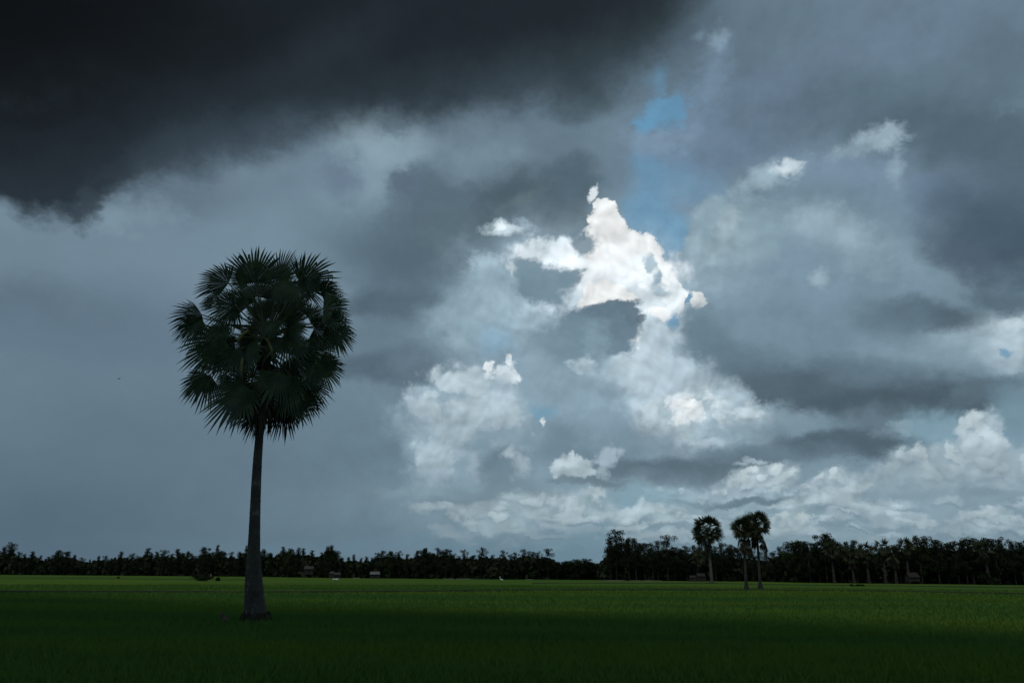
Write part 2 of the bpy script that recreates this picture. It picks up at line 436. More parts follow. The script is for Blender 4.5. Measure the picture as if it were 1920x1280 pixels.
 (960, 915, 50, 14, -10, (100, 118, 130), .85, .5, 'f', 12),
 (1005, 918, 26, 9, 0, (90, 108, 120), .97, .25, 'f', 7),
 (790, 925, 90, 10, 0, (122, 140, 151), .7, .6, 'f', 10),
 # right-hand heap
 (1760, 818, 60, 34, 0, (128, 152, 166), .85, .5, 'f', 22),
 (1900, 780, 50, 50, 0, (120, 144, 158), .8, .5, 'f', 20),
 (1838, 835, 44, 50, 0, (158, 172, 181), .97, .14, 'b', 20),
 (1770, 885, 110, 44, -6, (148, 163, 173), .95, .25, 'b', 30),
 (1890, 885, 90, 44, 0, (148, 163, 173), .95, .25, 'b', 26),
 *heap(1690, 900, 60, 26, 12, (176, 187, 194), (126, 143, 155), 28, False),
 *heap(1840, 825, 44, 42, 22, (190, 200, 205), (138, 154, 165), 9, False),
 *heap(1755, 880, 90, 36, 24, (178, 189, 195), (126, 143, 155), 10, False),
 *heap(1880, 885, 80, 36, 20, (176, 187, 194), (126, 143, 155), 11, False),
 (1840, 935, 120, 12, 0, (112, 130, 142), .8, .6, 'f', 12),
 # rows of small clouds low in the sky
 (1420, 965, 640, 70, 1, (136, 153, 163), .9, .6, 's', 16),
 (1395, 905, 90, 30, -10, (150, 164, 174), .95, .25, 'b', 20),
 *heap(1430, 895, 60, 24, 16, (193, 203, 208), (132, 148, 158), 13, False),
 *heap(1360, 918, 70, 18, 14, (171, 184, 192), (120, 137, 149), 18, False),
 *heap(1580, 912, 54, 26, 16, (187, 198, 204), (126, 143, 154), 12, False),
 *heap(1510, 925, 40, 14, 8, (167, 179, 187), (120, 137, 148), 17, False),
 (1430, 937, 190, 8, 2, (104, 122, 133), .92, .4, 'f', 8),
 *heap(1270, 918, 80, 16, 14, (165, 179, 187), (120, 138, 150), 14),
 (1200, 925, 60, 20, 0, (122, 148, 162), .7, .6, 'f', 14),
 *heap(1055, 940, 110, 28, 26, (171, 182, 187), (126, 143, 153), 15, False),
 *row(790, 1180, 945, 1038, 50, (157, 169, 176), 31),
 *row(1180, 1560, 945, 1038, 56, (163, 177, 184), 32),
 *row(1560, 1960, 940, 1020, 50, (165, 179, 187), 33),
 *heap(1290, 968, 60, 12, 8, (175, 187, 193), (128, 146, 156), 21, False),
 *heap(1490, 985, 56, 22, 12, (173, 183, 187), (130, 147, 157), 22, False),
 *heap(1850, 975, 60, 24, 14, (177, 189, 195), (126, 143, 154), 23, False),
 *heap(950, 985, 60, 22, 10, (165, 177, 183), (122, 140, 150), 24, False),
 (1100, 1035, 520, 16, 1, (106, 131, 146), .7, .8, 's', 10),
 (1090, 1000, 60, 30, 0, (110, 136, 151), .6, .7, 'f', 18),
 # storm shelf, upper left
 (1080, 195, 60, 36, 0, (72, 87, 96), .75, .6, 'f', 34),
 (700, 50, 660, 185, -6, (42, 52, 60), .97, .35, 's', 25),
 (1100, 60, 220, 110, -24, (49, 60, 66), .9, .5, 'f', 50),
 (900, 150, 220, 50, -6, (55, 67, 76), .75, .6, 'f', 50),
 (280, 220, 330, 130, -18, (40, 50, 58), .97, .35, 'f', 60),
 (90, 300, 210, 105, -4, (39, 48, 56), .98, .22, 'f', 55),
 (165, 385, 26, 34, 25, (54, 65, 74), .9, .5, 'f', 24),
 (450, 265, 150, 50, -20, (60, 73, 84), .75, .7, 'f', 50),
 (640, 50, 520, 140, -6, (31, 38, 44), .92, .6, 'f', 70),
 (1020, 10, 240, 80, -14, (32, 39, 45), .9, .7, 'f', 50),
 (720, 180, 120, 36, -8, (39, 48, 55), .6, .8, 'f', 40),
 (560, 120, 160, 40, -20, (44, 53, 60), .6, .8, 'f', 50),
 (330, 290, 130, 26, -24, (52, 63, 72), .6, .8, 'f', 40),
 (100, 110, 520, 150, -12, (23, 28, 32), .95, .6, 'f', 60),
 (-20, -10, 460, 170, -15, (12, 15, 18), .95, .8, 's', 20),
]

def st(x, y, rx, ry, ang, col, op=1.0, soft=0.5, field='f', disp=20, mod=None):
    small = math.sqrt(rx * ry) < 46
    soft = min(.95, soft * (1.0 if field == 'b' else 1.25) + .02)
    if small: field = {'f': 'h', 'b': 'c'}.get(field, field)
    return (x, y, rx, ry, ang, col, op, soft, field, disp)

BOX = (R(-56), R(56), R(-3), R(46))

ALL = []
for s in S:
    s = st(*s)
    sh = stroke_shape(*s[:5])
    x, y, rx, ry, ang, col, op, soft, field, disp = s
    reach = 1 + soft + 0.95 * disp / math.sqrt(rx * ry)
    a0, e0, rot, sx, sy, U = sh
    ha = math.hypot(U[0, 0] * sx, U[0, 1] * sy) * reach + 0.024
    he = math.hypot(U[1, 0] * sx, U[1, 1] * sy) * reach + 0.024
    ALL.append((sh, s, a0 - ha, a0 + ha, e0 - he, e0 + he))

SOCKETS = (('base', 'NodeSocketColor'), ('P', 'NodeSocketVector'), ('blue', 'NodeSocketColor'), ('f', 'NodeSocketFloat'),
           ('s', 'NodeSocketFloat'), ('b', 'NodeSocketFloat'), ('h', 'NodeSocketFloat'), ('c', 'NodeSocketFloat'))
def block_tree(strokes):
    """a node group that lays a few neighbouring strokes, in order, over the colour that comes in"""
    nt = bpy.data.node_groups.new('sky_strokes', 'ShaderNodeTree')
    used = {'base', 'P'} | {s[8] for _, s in strokes} | ({'blue'} if any(s[5] == 'BLUE' for _, s in strokes) else set())
    for nm, ty in SOCKETS:
        if nm in used: nt.interface.new_socket(nm, in_out='INPUT', socket_type=ty)
    nt.interface.new_socket('out', in_out='OUTPUT', socket_type='NodeSocketColor')
    q = G(nt)
    gi = nt.nodes.new('NodeGroupInput').outputs
    go = nt.nodes.new('NodeGroupOutput')
    c = gi['base']; PB = gi['P']; Pq = PB
    for i, (shape, (x, y, rx, ry, ang, col, op, soft, field, disp)) in enumerate(strokes):
        if i % 4 == 0 and i:            # evaluates the strokes in order, a few at a time
            Pq = q.vmath('MULTIPLY_ADD', c, (1e-9, 1e-9, 1e-9), PB)
        a0, e0, rot, sx, sy, U = shape
        m = q.node('ShaderNodeMapping', {'Vector': Pq, 'Location': (a0, e0, 0), 'Rotation': (0, 0, rot), 'Scale': (sx, sy, 1)}, vector_type='TEXTURE')
        v = q.math('MULTIPLY_ADD', gi[field], -disp / math.sqrt(rx * ry), q.vmath('LENGTH', m.outputs[0]))
        f = q.ramp(v, 1 - soft, 1 + soft, op, 0.0)
        c = q.mix(f, c, gi['blue'] if col == 'BLUE' else skycol(col))
    nt.links.new(c, go.inputs[0])
    return nt, used
BLOCKS = []
def close_block(b):
    nt, used = block_tree([t[:2] for t in b])
    BLOCKS.append((nt, used, b))
blk = []
for t in ALL:                      # neighbouring strokes share a block
    if blk:
        A0 = min(min(u[2] for u in blk), t[2]); A1 = max(max(u[3] for u in blk), t[3])
        E0 = min(min(u[4] for u in blk), t[4]); E1 = max(max(u[5] for u in blk), t[5])
        big = max((u[3] - u[2]) * (u[5] - u[4]) for u in blk + [t])
        if len(blk) >= 2 or (A1 - A0) * (E1 - E0) > 1.35 * big + 0.0015:
            close_block(blk); blk = []
    blk.append(t)
close_block(blk)

# every tile and every division of the sky is a small node group of its own
PASS = [('base', 'NodeSocketColor'), ('P', 'NodeSocketVector'), ('blue', 'NodeSocketColor'), ('f', 'NodeSocketFloat'),
        ('s', 'NodeSocketFloat'), ('b', 'NodeSocketFloat'), ('h', 'NodeSocketFloat'), ('c', 'NodeSocketFloat'),
        ('az', 'NodeSocketFloat'), ('el', 'NodeSocketFloat'), ('grain', 'NodeSocketFloat'), ('relief', 'NodeSocketFloat')]
blank = bpy.data.node_groups.new('sky_part', 'ShaderNodeTree')
for nm, ty in PASS: blank.interface.new_socket(nm, in_out='INPUT', socket_type=ty)
blank.interface.new_socket('out', in_out='OUTPUT', socket_type='NodeSocketShader')
gin = blank.nodes.new('NodeGroupInput'); gin.name = 'in'
gout = blank.nodes.new('NodeGroupOutput'); gout.name = 'out'
ntile = [0]

def finish(q, c, gi):
    """fine variation of tone, and the closed dark rain cloud high overhead"""
    lum = q.vmath('DOT_PRODUCT', c, (0.3, 0.5, 0.2))
    k = q.math('MULTIPLY_ADD', gi['relief'], q.ramp(lum, 4.6, 10.0, 0.08, 1.0), gi['grain'])
    c = q.node('ShaderNodeVectorMath', {0: c, 3: k}, operation='SCALE').outputs[0]
    c = q.mix(q.ramp(gi['el'], R(42), R(56), 0.0, 0.9), c, skycol((40, 50, 58)))
    return q.node('ShaderNodeBackground', {'Color': c, 'Strength': STR}).outputs[0]

def child(nt, sub, gi):
    n = nt.nodes.new('ShaderNodeGroup'); n.node_tree = sub
    for nm, ty in PASS: nt.links.new(gi[nm], n.inputs[nm])
    return n.outputs[0]

def switch(val, edge, lo, hi):
    """lo where val < edge, else hi; the side not taken is not evaluated"""
    nt = blank.copy(); q = G(nt); gi = nt.nodes['in'].outputs
    n = q.node('ShaderNodeMixShader', {0: q.math('GREATER_THAN', gi[val], edge)})
    nt.links.new(child(nt, lo, gi), n.inputs[1]); nt.links.new(child(nt, hi, gi), n.inputs[2])
    nt.links.new(n.outputs[0], nt.nodes['out'].inputs[0])
    return nt

def tile(sel):
    nt = blank.copy(); q = G(nt); gi = nt.nodes['in'].outputs
    PT = q.vmath('ADD', gi['P'], (1e-6 * len(ntile), 0, 0))     # keeps the tiles apart for the renderer
    c, pq = gi['base'], PT
    for k, (sub, used, b) in enumerate(sel):
        if k: pq = q.vmath('MULTIPLY_ADD', c, (1e-9, 1e-9, 1e-9), PT)
        n = nt.nodes.new('ShaderNodeGroup'); n.node_tree = sub
        for kk in used: nt.links.new({'base': c, 'P': pq}.get(kk) or gi[kk], n.inputs[kk])
        c = n.outputs[0]
    nt.links.new(finish(q, c, gi), nt.nodes['out'].inputs[0])
    return nt

def build(A0, A1, E0, E1, pool):
    """halves the sky until few strokes touch a tile, so that each view ray evaluates only its own"""
    sel = [b for b in pool if any(t[2] < A1 and t[3] > A0 and t[4] < E1 and t[5] > E0 for t in b[2])]
    n = sum(len(b[2]) for b in sel)
    if n > 100 and max(A1 - A0, E1 - E0) > R(7):
        if (A1 - A0) >= (E1 - E0) * 1.3:
            m = (A0 + A1) / 2
            return switch('az', m, build(A0, m, E0, E1, sel), build(m, A1, E0, E1, sel))
        m = (E0 + E1) / 2
        return switch('el', m, build(A0, A1, E0, m, sel), build(A0, A1, m, E1, sel))
    ntile.append(n)
    return tile(sel)

GRAIN = g.math('MULTIPLY_ADD', FH, 0.45, FB)
GRAIN = g.math('MULTIPLY_ADD', BL0, 0.35, GRAIN)
GRAIN = g.math('MULTIPLY_ADD', g.math('MULTIPLY', GRAIN, g.ramp(AZ, R(-24), R(-4), 0.04, 0.13)), g.ramp(EL, R(0), R(4), 0.3, 1.0), 1.0)
outside = tile([])
low = blank.copy()
low.links.new(G(low).node('ShaderNodeBackground', {'Color': skycol((40, 50, 45)), 'Strength': STR}).outputs[0], low.nodes['out'].inputs[0])
top = switch('az', BOX[0], outside, switch('az', BOX[1], build(*BOX, BLOCKS), outside))
top = switch('el', BOX[2], low, switch('el', BOX[3], top, outside))
n = NT.nodes.new('ShaderNodeGroup'); n.node_tree = top
for kk, v in (('base', cur), ('P', P), ('blue', BLUE), ('az', AZ), ('el', EL), ('grain', GRAIN), ('relief', REL), *FIELD.items()):
    NT.links.new(v, n.inputs[kk])
NT.links.new(n.outputs[0], g.node('ShaderNodeOutputWorld').inputs['Surface'])
world.cycles.sampling_method = 'MANUAL'
world.cycles.sample_map_resolution = 256
print('blocks', len(BLOCKS), len(ALL), 'tiles', len(ntile) - 1, 'strokes', sum(ntile), 'max', max(ntile))

# ================================================================== helpers
rnd = random.Random(11)

def tag(o, label=None, category=None, group=None, kind=None):
    if label: o['label'] = label
    if category: o['category'] = category
    if group: o['group'] = group
    if kind: o['kind'] = kind
    return o

def empty(name, loc=(0, 0, 0), rz=0.0):
    o = bpy.data.objects.new(name, None)
    o.empty_display_size = 0.3
    COL.objects.link(o)
    o.location = loc
    o.rotation_euler = (0, 0, rz)
    return o

class MB:
    """collects vertices and faces of ONE mesh"""
    def __init__(s): s.v = []; s.f = []; s.m = []
    def add(s, verts, faces, mat=0):
        n = len(s.v)
        s.v.extend([tuple(p) for p in verts])
        s.f.extend([tuple(i + n for i in f) for f in faces])
        s.m.extend([mat] * len(faces))
    def tube(s, pts, rad, seg=8, mat=0, cap=True, wob=0.0, r=rnd):
        pts = [Vector(p) for p in pts]
        verts = []
        prev = None
        for i, p in enumerate(pts):
            d = (pts[min(i + 1, len(pts) - 1)] - pts[max(i - 1, 0)]).normalized()
            if prev is None:
                a = d.cross(Vector((0, 1, 0.2)))
                if a.length < 1e-3: a = d.cross(Vector((1, 0, 0)))
                a.normalize()
            else:
                a = (prev - d * prev.dot(d)).normalized()
            prev = a
            b = d.cross(a)
            for k in range(seg):
                t = math.tau * k / seg
                q = rad[i] * (1 + (r.uniform(-wob, wob) if wob else 0))
                verts.append(p + (a * math.cos(t) + b * math.sin(t)) * q)
        faces = []
        for i in range(len(pts) - 1):
            for k in range(seg):
                k2 = (k + 1) % seg
                faces.append((i * seg + k, i * seg + k2, (i + 1) * seg + k2, (i + 1) * seg + k))
        if cap:
            faces.append(tuple(reversed(range(seg))))
            faces.append(tuple((len(pts) - 1) * seg + k for k in range(seg)))
        s.add(verts, faces, mat)
    def box(s, lo, hi, mat=0):
        x0, y0, z0 = lo; x1, y1, z1 = hi
        s.add([(x0, y0, z0), (x1, y0, z0), (x1, y1, z0), (x0, y1, z0), (x0, y0, z1), (x1, y0, z1), (x1, y1, z1), (x0, y1, z1)],
              [(0, 3, 2, 1), (4, 5, 6, 7), (0, 1, 5, 4), (1, 2, 6, 5), (2, 3, 7, 6), (3, 0, 4, 7)], mat)
    def build(s, name, mats, parent=None, smooth=False):
        me = bpy.data.meshes.new(name)
        me.from_pydata(s.v, [], s.f)
        if not isinstance(mats, (list, tuple)): mats = [mats]
        for m in mats: me.materials.append(m)
        if len(mats) > 1: me.polygons.foreach_set('material_index', s.m)
        if smooth: me.polygons.foreach_set('use_smooth', [True] * len(s.f))
        me.update()
        o = bpy.data.objects.new(name, me)
        COL.objects.link(o)
        if parent: o.parent = parent
        return o

# ================================================================== materials
def material(name, c1, c2, scale=4.0, detail=5, rough=0.8, stretch=(1, 1, 1), bump=0.0, bscale=None, transl=0.0, spec=0.3, contrast=(0.35, 0.65), coord='Object'):
    m = bpy.data.materials.new(name)
    m.use_nodes = True
    nt = m.node_tree; nt.nodes.clear()
    q = G(nt)
    tc = q.node('ShaderNodeTexCoord').outputs[coord] if coord == 'Object' else q.node('ShaderNodeNewGeometry').outputs['Position']
    v = q.node('ShaderNodeMapping', {'Vector': tc, 'Scale': stretch}).outputs[0]
    n = q.noise(v, scale, detail, 0.6)
    col = q.mix(q.ramp(n.outputs['Fac'], contrast[0], contrast[1]), tuple(c1) + (1,), tuple(c2) + (1,))
    p = q.node('ShaderNodeBsdfPrincipled', {'Base Color': col, 'Roughness': rough, 'Specular IOR Level': spec})
    if bump:
        b = q.node('ShaderNodeBump', {'Strength': bump, 'Distance': 0.05, 'Height': q.noise(v, bscale or scale * 3, 6, 0.65).outputs['Fac']})
        nt.links.new(b.outputs[0], p.inputs['Normal'])
    out = p.outputs[0]
    if transl:
        t = q.node('ShaderNodeBsdfTranslucent', {'Color': col})
        x = q.node('ShaderNodeMixShader', {0: transl})
        nt.links.new(out, x.inputs[1]); nt.links.new(t.outputs[0], x.inputs[2]); out = x.outputs[0]
    nt.links.new(out, q.node('ShaderNodeOutputMaterial').inputs['Surface'])
    m['q'] = 1
    return m

def rice_material(name, sheet):
    """young rice: each plot a little different, yellower and greener drifts inside a plot"""
    m = bpy.data.materials.new(name)
    m.use_nodes = True
    nt = m.node_tree; nt.nodes.clear()
    q = G(nt)
    pos = q.node('ShaderNodeNewGeometry').outputs['Position']
    v1 = q.node('ShaderNodeMapping', {'Vector': pos, 'Scale': (0.018, 0.10, 1), 'Rotation': (0, 0, 0.03)}).outputs[0]
    drift = q.noise(v1, 1.0, 4, 0.55).outputs['Fac']
    v2 = q.node('ShaderNodeMapping', {'Vector': pos, 'Scale': (0.5, 0.8, 1)}).outputs[0]
    fine = q.noise(v2, 1.0, 6, 0.65).outputs['Fac']
    c = q.mix(q.ramp(drift, 0.35, 0.66), (0.050, 0.128, 0.032, 1), (0.102, 0.170, 0.024, 1))
    c = q.mix(q.ramp(fine, 0.3, 0.75, 0.0, 0.45), c, (0.045, 0.085, 0.022, 1))
    if not sheet: c = q.mix(0.0, q.vmath('MULTIPLY', c, (1.30, 1.28, 1.25)), c)
    if sheet:
        v3 = q.node('ShaderNodeMapping', {'Vector': pos, 'Scale': (4.0, 2.2, 1)}).outputs[0]
        n3 = q.noise(v3, 1.0, 5, 0.7).outputs['Fac']
        c = q.mix(q.ramp(n3, 0.35, 0.7, 0.0, 0.6), c, (0.024, 0.046, 0.011, 1))
    p = q.node('ShaderNodeBsdfDiffuse', {'Color': c})
    out = p.outputs[0]
    if sheet:
        b = q.node('ShaderNodeBump', {'Strength': 0.8, 'Distance': 0.12, 'Height': n3})
        nt.links.new(b.outputs[0], p.inputs['Normal'])
    else:
        t = q.node('ShaderNodeBsdfTranslucent', {'Color': c})
        x = q.node('ShaderNodeMixShader', {0: 0.4})
        nt.links.new(out, x.inputs[1]); nt.links.new(t.outputs[0], x.inputs[2]); out = x.outputs[0]
    nt.links.new(out, q.node('ShaderNodeOutputMaterial').inputs['Surface'])
    return m

M_soil = rice_material('field_surface', True)
M_rice = rice_material('rice_leaf', False)
M_bund = material('bund_grass', (0.016, 0.020, 0.008), (0.010, 0.026, 0.006), 1.2, 5, 0.9, bump=0.8, coord='World')
M_tree = [material('foliage_dark', (0.010, 0.016, 0.008), (0.020, 0.031, 0.011), 0.6, 4, 0.7, transl=0.15, spec=0.15),
          material('foliage_grey_green', (0.011, 0.016, 0.011), (0.022, 0.031, 0.017), 0.6, 4, 0.7, transl=0.15, spec=0.15),
          material('foliage_green', (0.012, 0.023, 0.008), (0.026, 0.043, 0.012), 0.6, 4, 0.7, transl=0.2, spec=0.15)]
M_bark = material('tree_bark', (0.012, 0.011, 0.009), (0.035, 0.031, 0.027), 2.0, 5, 0.9)
M_fan = material('palm_fan', (0.030, 0.052, 0.026), (0.068, 0.105, 0.045), 1.6, 4, 0.45, transl=0.18, spec=0.35)
M_fan_dry = material('palm_fan_dry', (0.050, 0.040, 0.026), (0.022, 0.020, 0.014), 2.0, 4, 0.8, transl=0.1, spec=0.15)
M_fan_far = material('palm_fan_far', (0.018, 0.026, 0.012), (0.034, 0.044, 0.018), 1.0, 4, 0.6, transl=0.12, spec=0.2)
M_petiole = material('palm_petiole', (0.060, 0.075, 0.030), (0.100, 0.095, 0.040), 2.5, 4, 0.55)
M_petiole_old = material('palm_petiole_yellow', (0.20, 0.19, 0.05), (0.12, 0.10, 0.04), 3.0, 4, 0.6)
M_boot = material('leaf_boots', (0.020, 0.016, 0.012), (0.045, 0.036, 0.026), 6.0, 5, 0.9, bump=0.8)

def trunk_material():
    m = bpy.data.materials.new('palm_trunk')
    m.use_nodes = True
    nt = m.node_tree; nt.nodes.clear()
    q = G(nt)
    tc = q.node('ShaderNodeTexCoord').outputs['Object']
    big = q.noise(q.node('ShaderNodeMapping', {'Vector': tc, 'Scale': (1.5, 1.5, 1.0)}).outputs[0], 1.6, 6, 0.65).outputs['Fac']
    ringn = q.noise(q.node('ShaderNodeMapping', {'Vector': tc, 'Scale': (0.6, 0.6, 14.0)}).outputs[0], 1.0, 4, 0.6).outputs['Fac']
    grit = q.noise(tc, 22.0, 6, 0.7).outputs['Fac']
    c = q.mix(q.ramp(big, 0.3, 0.7), (0.034, 0.030, 0.026, 1), (0.082, 0.073, 0.064, 1))
    c = q.mix(q.ramp(ringn, 0.42, 0.60, 0.0, 0.6), c, (0.045, 0.042, 0.040, 1))
    c = q.mix(q.ramp(grit, 0.5, 0.75, 0.0, 0.5), c, (0.14, 0.135, 0.13, 1))
    c = q.mix(q.ramp(big, 0.60, 0.68, 0.0, 0.6), c, (0.17, 0.165, 0.155, 1))
    c = q.mix(q.ramp(big, 0.42, 0.34, 0.0, 0.7), c, (0.022, 0.021, 0.019, 1))          # lichen blotches
    h = q.math('ADD', q.math('MULTIPLY', ringn, 1.2), q.math('MULTIPLY', grit, 0.5))
    b = q.node('ShaderNodeBump', {'Strength': 0.9, 'Distance': 0.03, 'Height': h})
    p = q.node('ShaderNodeBsdfPrincipled', {'Base Color': c, 'Roughness': 0.88, 'Specular IOR Level': 0.2, 'Normal': b.outputs[0]})
    nt.links.new(p.outputs[0], q.node('ShaderNodeOutputMaterial').inputs['Surface'])
    return m
M_trunk = trunk_material()

# ================================================================== ground, rice, bunds
def level(r):
    """the plots near the road lie a hand's depth below the banks"""
    t = min(max((r - 96.0) / 16.0, 0.0), 1.0)
    return -0.22 * (1 - t * t * (3 - 2 * t))

mb = MB()
radii = [0, 3, 6, 9, 12, 15, 18, 22, 26, 30, 35, 40, 46, 52, 60, 68, 76, 84, 92, 96, 100, 104, 108, 112, 120, 135, 155, 180, 220, 280, 360, 500, 800, 1500, 3000, 8000, 16000]
NA = 180
verts = [(0, 0, level(0))]
for r in radii[1:]:
    for k in range(NA):
        a = math.tau * k / NA
        verts.append((math.sin(a) * r, math.cos(a) * r, level(r) + (0.02 * noise.noise((math.sin(a) * r * .3, math.cos(a) * r * .3, 0)) if r < 400 else 0)))
faces = [(0, 1 + (k + 1) % NA, 1 + k) for k in range(NA)]
for i in range(len(radii) - 2):
    for k in range(NA):
        a, b = 1 + i * NA, 1 + (i + 1) * NA
        faces.append((a + k, a + (k + 1) % NA, b + (k + 1) % NA, b + k))
mb.add(verts, faces)
tag(mb.build('ground', M_soil, smooth=True), kind='structure')

def rice():
    rs = np.random.RandomState(5)
    bands = [(9.5, 16, 560), (16, 24, 380), (24, 36, 190), (36, 55, 80), (55, 104, 28)]
    V = []; 
    for r0, r1, dens in bands:
        A = R(41) if r0 > 12 else R(46)
        n = int(A * (r1 * r1 - r0 * r0) * dens)
        r = np.sqrt(rs.uniform(r0 * r0, r1 * r1, n)); a = rs.uniform(-A, A, n)
        # planted in tufts: pull the blades toward tuft centres
        x = np.sin(a) * r; y = np.cos(a) * r
        g_ = 0.22 if r0 < 24 else 0.4
        ix = np.round(x / g_); iy = np.round(y / g_)
        cx = (ix + .45 * np.sin(ix * 12.9898 + iy * 78.233) * np.sin(ix * 3.1 + iy * 1.7)) * g_; cy = (iy + .45 * np.sin(ix * 39.34 + iy * 11.13)) * g_
        x = cx + (x - cx) * .7; y = cy + (y - cy) * .7
        patch = 0.5 + 0.5 * np.sin(x * .31 + 1.7 * np.sin(y * .23)) * np.sin(y * .47 + x * .11)
        h = rs.uniform(.17, .30, n) * (0.85 + .25 * patch) * (1 + (rs.rand(n) < .06) * .45)
        w = rs.uniform(.006, .011, n) * (1 + r.clip(0, 200) * 0.035)
        t = rs.uniform(0, 2 * np.pi, n); lean = rs.uniform(.05, .24, n); lt = rs.uniform(0, 2 * np.pi, n)
        zb = np.where(r < 96, -.24, -.24 + (r - 96).clip(0, 16) / 16 * .2)
        ux, uy = np.cos(t) * w, np.sin(t) * w
        lx, ly = np.cos(lt) * lean, np.sin(lt) * lean
        p0 = np.stack([x - ux, y - uy, zb], 1); p1 = np.stack([x + ux, y + uy, zb], 1)
        m0 = np.stack([x - ux * .8 + lx * .35, y - uy * .8 + ly * .35, zb + h * .62], 1)
        m1 = np.stack([x + ux * .8 + lx * .35, y + uy * .8 + ly * .35, zb + h * .62], 1)
        tp = np.stack([x + lx, y + ly, zb + h], 1)
        V.append(np.stack([p0, p1, m1, m0, tp], 1))
    V = np.concatenate(V)                      # n,5,3
    # leave the foot of the palm free
    n = len(V)
    me = bpy.data.meshes.new('rice')
    me.vertices.add(n * 5); me.vertices.foreach_set('co', V.reshape(-1).astype(np.float32))
    b = (np.arange(n) * 5)[:, None]
    loops = np.concatenate([b + np.array([[0, 1, 2, 3]]), b + np.array([[3, 2, 4]])], 1).reshape(-1)
    me.loops.add(n * 7); me.loops.foreach_set('vertex_index', loops.astype(np.int32))
    st_ = (np.arange(n) * 7)[:, None] + np.array([[0, 4]])
    me.polygons.add(n * 2); me.polygons.foreach_set('loop_start', st_.reshape(-1).astype(np.int32))
    me.materials.append(M_rice)
    me.update(calc_edges=True)
    o = bpy.data.objects.new('rice', me)
    COL.objects.link(o)
    tag(o, 'dense young green rice standing in the flooded plots', 'rice', kind='stuff')
    print('rice blades', n)
rice()

def ribbon(name, pts, half, top, seed, mat=M_bund, kind='structure', label=None, cat=None, wob=.05):
    """a low bank of earth following ground points"""
    r = random.Random(seed)
    P_ = []
    for i in range(len(pts) - 1):
        a, b = Vector(pts[i]), Vector(pts[i + 1])
        n = max(2, int((b - a).length / 0.8))
        for k in range(n): P_.append(a.lerp(b, k / n))
    P_.append(Vector(pts[-1]))
    m = MB(); prof = [(-1.0, -.30), (-.62, .6), (-.3, .95), (.3, 1.0), (.62, .6), (1.0, -.30)]
    vs = []
    for i, p in enumerate(P_):
        d = (P_[min(i + 1, len(P_) - 1)] - P_[max(i - 1, 0)]).normalized()
        s_ = Vector((-d.y, d.x, 0))
        h = top * (1 + .5 * noise.noise((i * .21, seed, 0))) 
        c = s_ * (wob * 4 * noise.noise((i * .07, seed, 5)))
        for u, z in prof:
            zz = z * h if z > 0 else z
            vs.append(p + c + s_ * (u * half * (1 + r.uniform(-.15, .15))) + Vector((0, 0, zz + r.uniform(-.015, .015))))
    K = len(prof)
    fs = [(i * K + k, i * K + k + 1, (i + 1) * K + k + 1, (i + 1) * K + k) for i in range(len(P_) - 1) for k in range(K - 1)]
    m.add(vs, fs)
    o = m.build(name, mat)
    return tag(o, label, cat, kind=kind)

ribbon('field_bank', [ground(x, y) for x, y in ((-500, 1106), (0, 1108), (300, 1108), (480, 1109), (700, 1108), (960, 1105.5), (1200, 1104), (1420, 1104.5), (1700, 1108), (1920, 1112), (2400, 1122))], .42, .07, 1)
ribbon('field_bank', [ground(x, y) for x, y in ((-300, 1081.5), (0, 1083), (220, 1084.5), (460, 1087))], .6, .10, 2)
ribbon('field_bank', [ground(x, y) for x, y in ((1000, 1093.5), (1335, 1093), (1440, 1095.5), (1700, 1098.5), (2050, 1104))], .45, .10, 3)

# the rain cloud whose shade lies on the near half of the field; it hangs high above and behind the frame
def rain_cloud():
    H = 430.0
    edge = [ground(x, y) for x, y in ((-700, 1096), (0, 1109), (240, 1122), (480, 1133), (700, 1139), (960, 1147), (1200, 1154), (1400, 1160), (1650, 1172), (1920, 1186), (2600, 1235))]
    sh = Vector((sd.x, sd.y, 0)) * (H / sd.z)
    m = MB(); vs = []; K = 14
    xs = []
    for i in range(len(edge) - 1):
        for k in range(12): xs.append(edge[i].lerp(edge[i + 1], k / 12))
    xs.append(edge[-1])
    lo, hi = [], []
    for i, e in enumerate(xs):
        for j in range(K):
            t = j / (K - 1)
            p = e + sh + Vector((noise.noise((i * .15, 0, 3)) * 2.0, noise.noise((i * .25, 0, 9)) * 2.0 - t * 620.0, 0))
            th = math.sqrt(max(0.0, 1 - (1 - min(t * 5, 1)) ** 2))
            q = noise.fractal((p.x * .012, p.y * .012, 1), 1.0, 2.0, 4)
            lo.append(Vector((p.x, p.y, H - 14 * th * (1 + .5 * q))))
            hi.append(Vector((p.x, p.y, H + (3 + 150 * t * (1 + .4 * q)))))
    n = len(lo); W = len(xs)
    fs = []
    for i in range(W - 1):
        for j in range(K - 1):
            a, b, c, d = i * K + j, i * K + j + 1, (i + 1) * K + j + 1, (i + 1) * K + j
            fs.append((a, b, c, d)); fs.append((a + n, d + n, c + n, b + n))
        fs.append((i * K, (i + 1) * K, (i + 1) * K + n, i * K + n))
        fs.append((i * K + K - 1, i * K + K - 1 + n, (i + 1) * K + K - 1 + n, (i + 1) * K + K - 1))
    for j in range(K - 1):
        fs.append((j, j + n, j + 1 + n, j + 1))
        o_ = (W - 1) * K
        fs.append((o_ + j, o_ + j + 1, o_ + j + 1 + n, o_ + j + n))
    m.add(lo + hi, fs)
    mat = material('rain_cloud', (0.30, 0.33, 0.37), (0.42, 0.45, 0.48), 0.01, 5, 1.0, spec=0.0)
    tag(m.build('rain_cloud', mat, smooth=True), kind='structure')
rain_cloud()

# ================================================================== the big fan palm
def onplane(x, y, Y):
    d = ray(x, y)
    t = Y / d.y
    return Vector((d.x * t, Y, EYE + d.z * t))

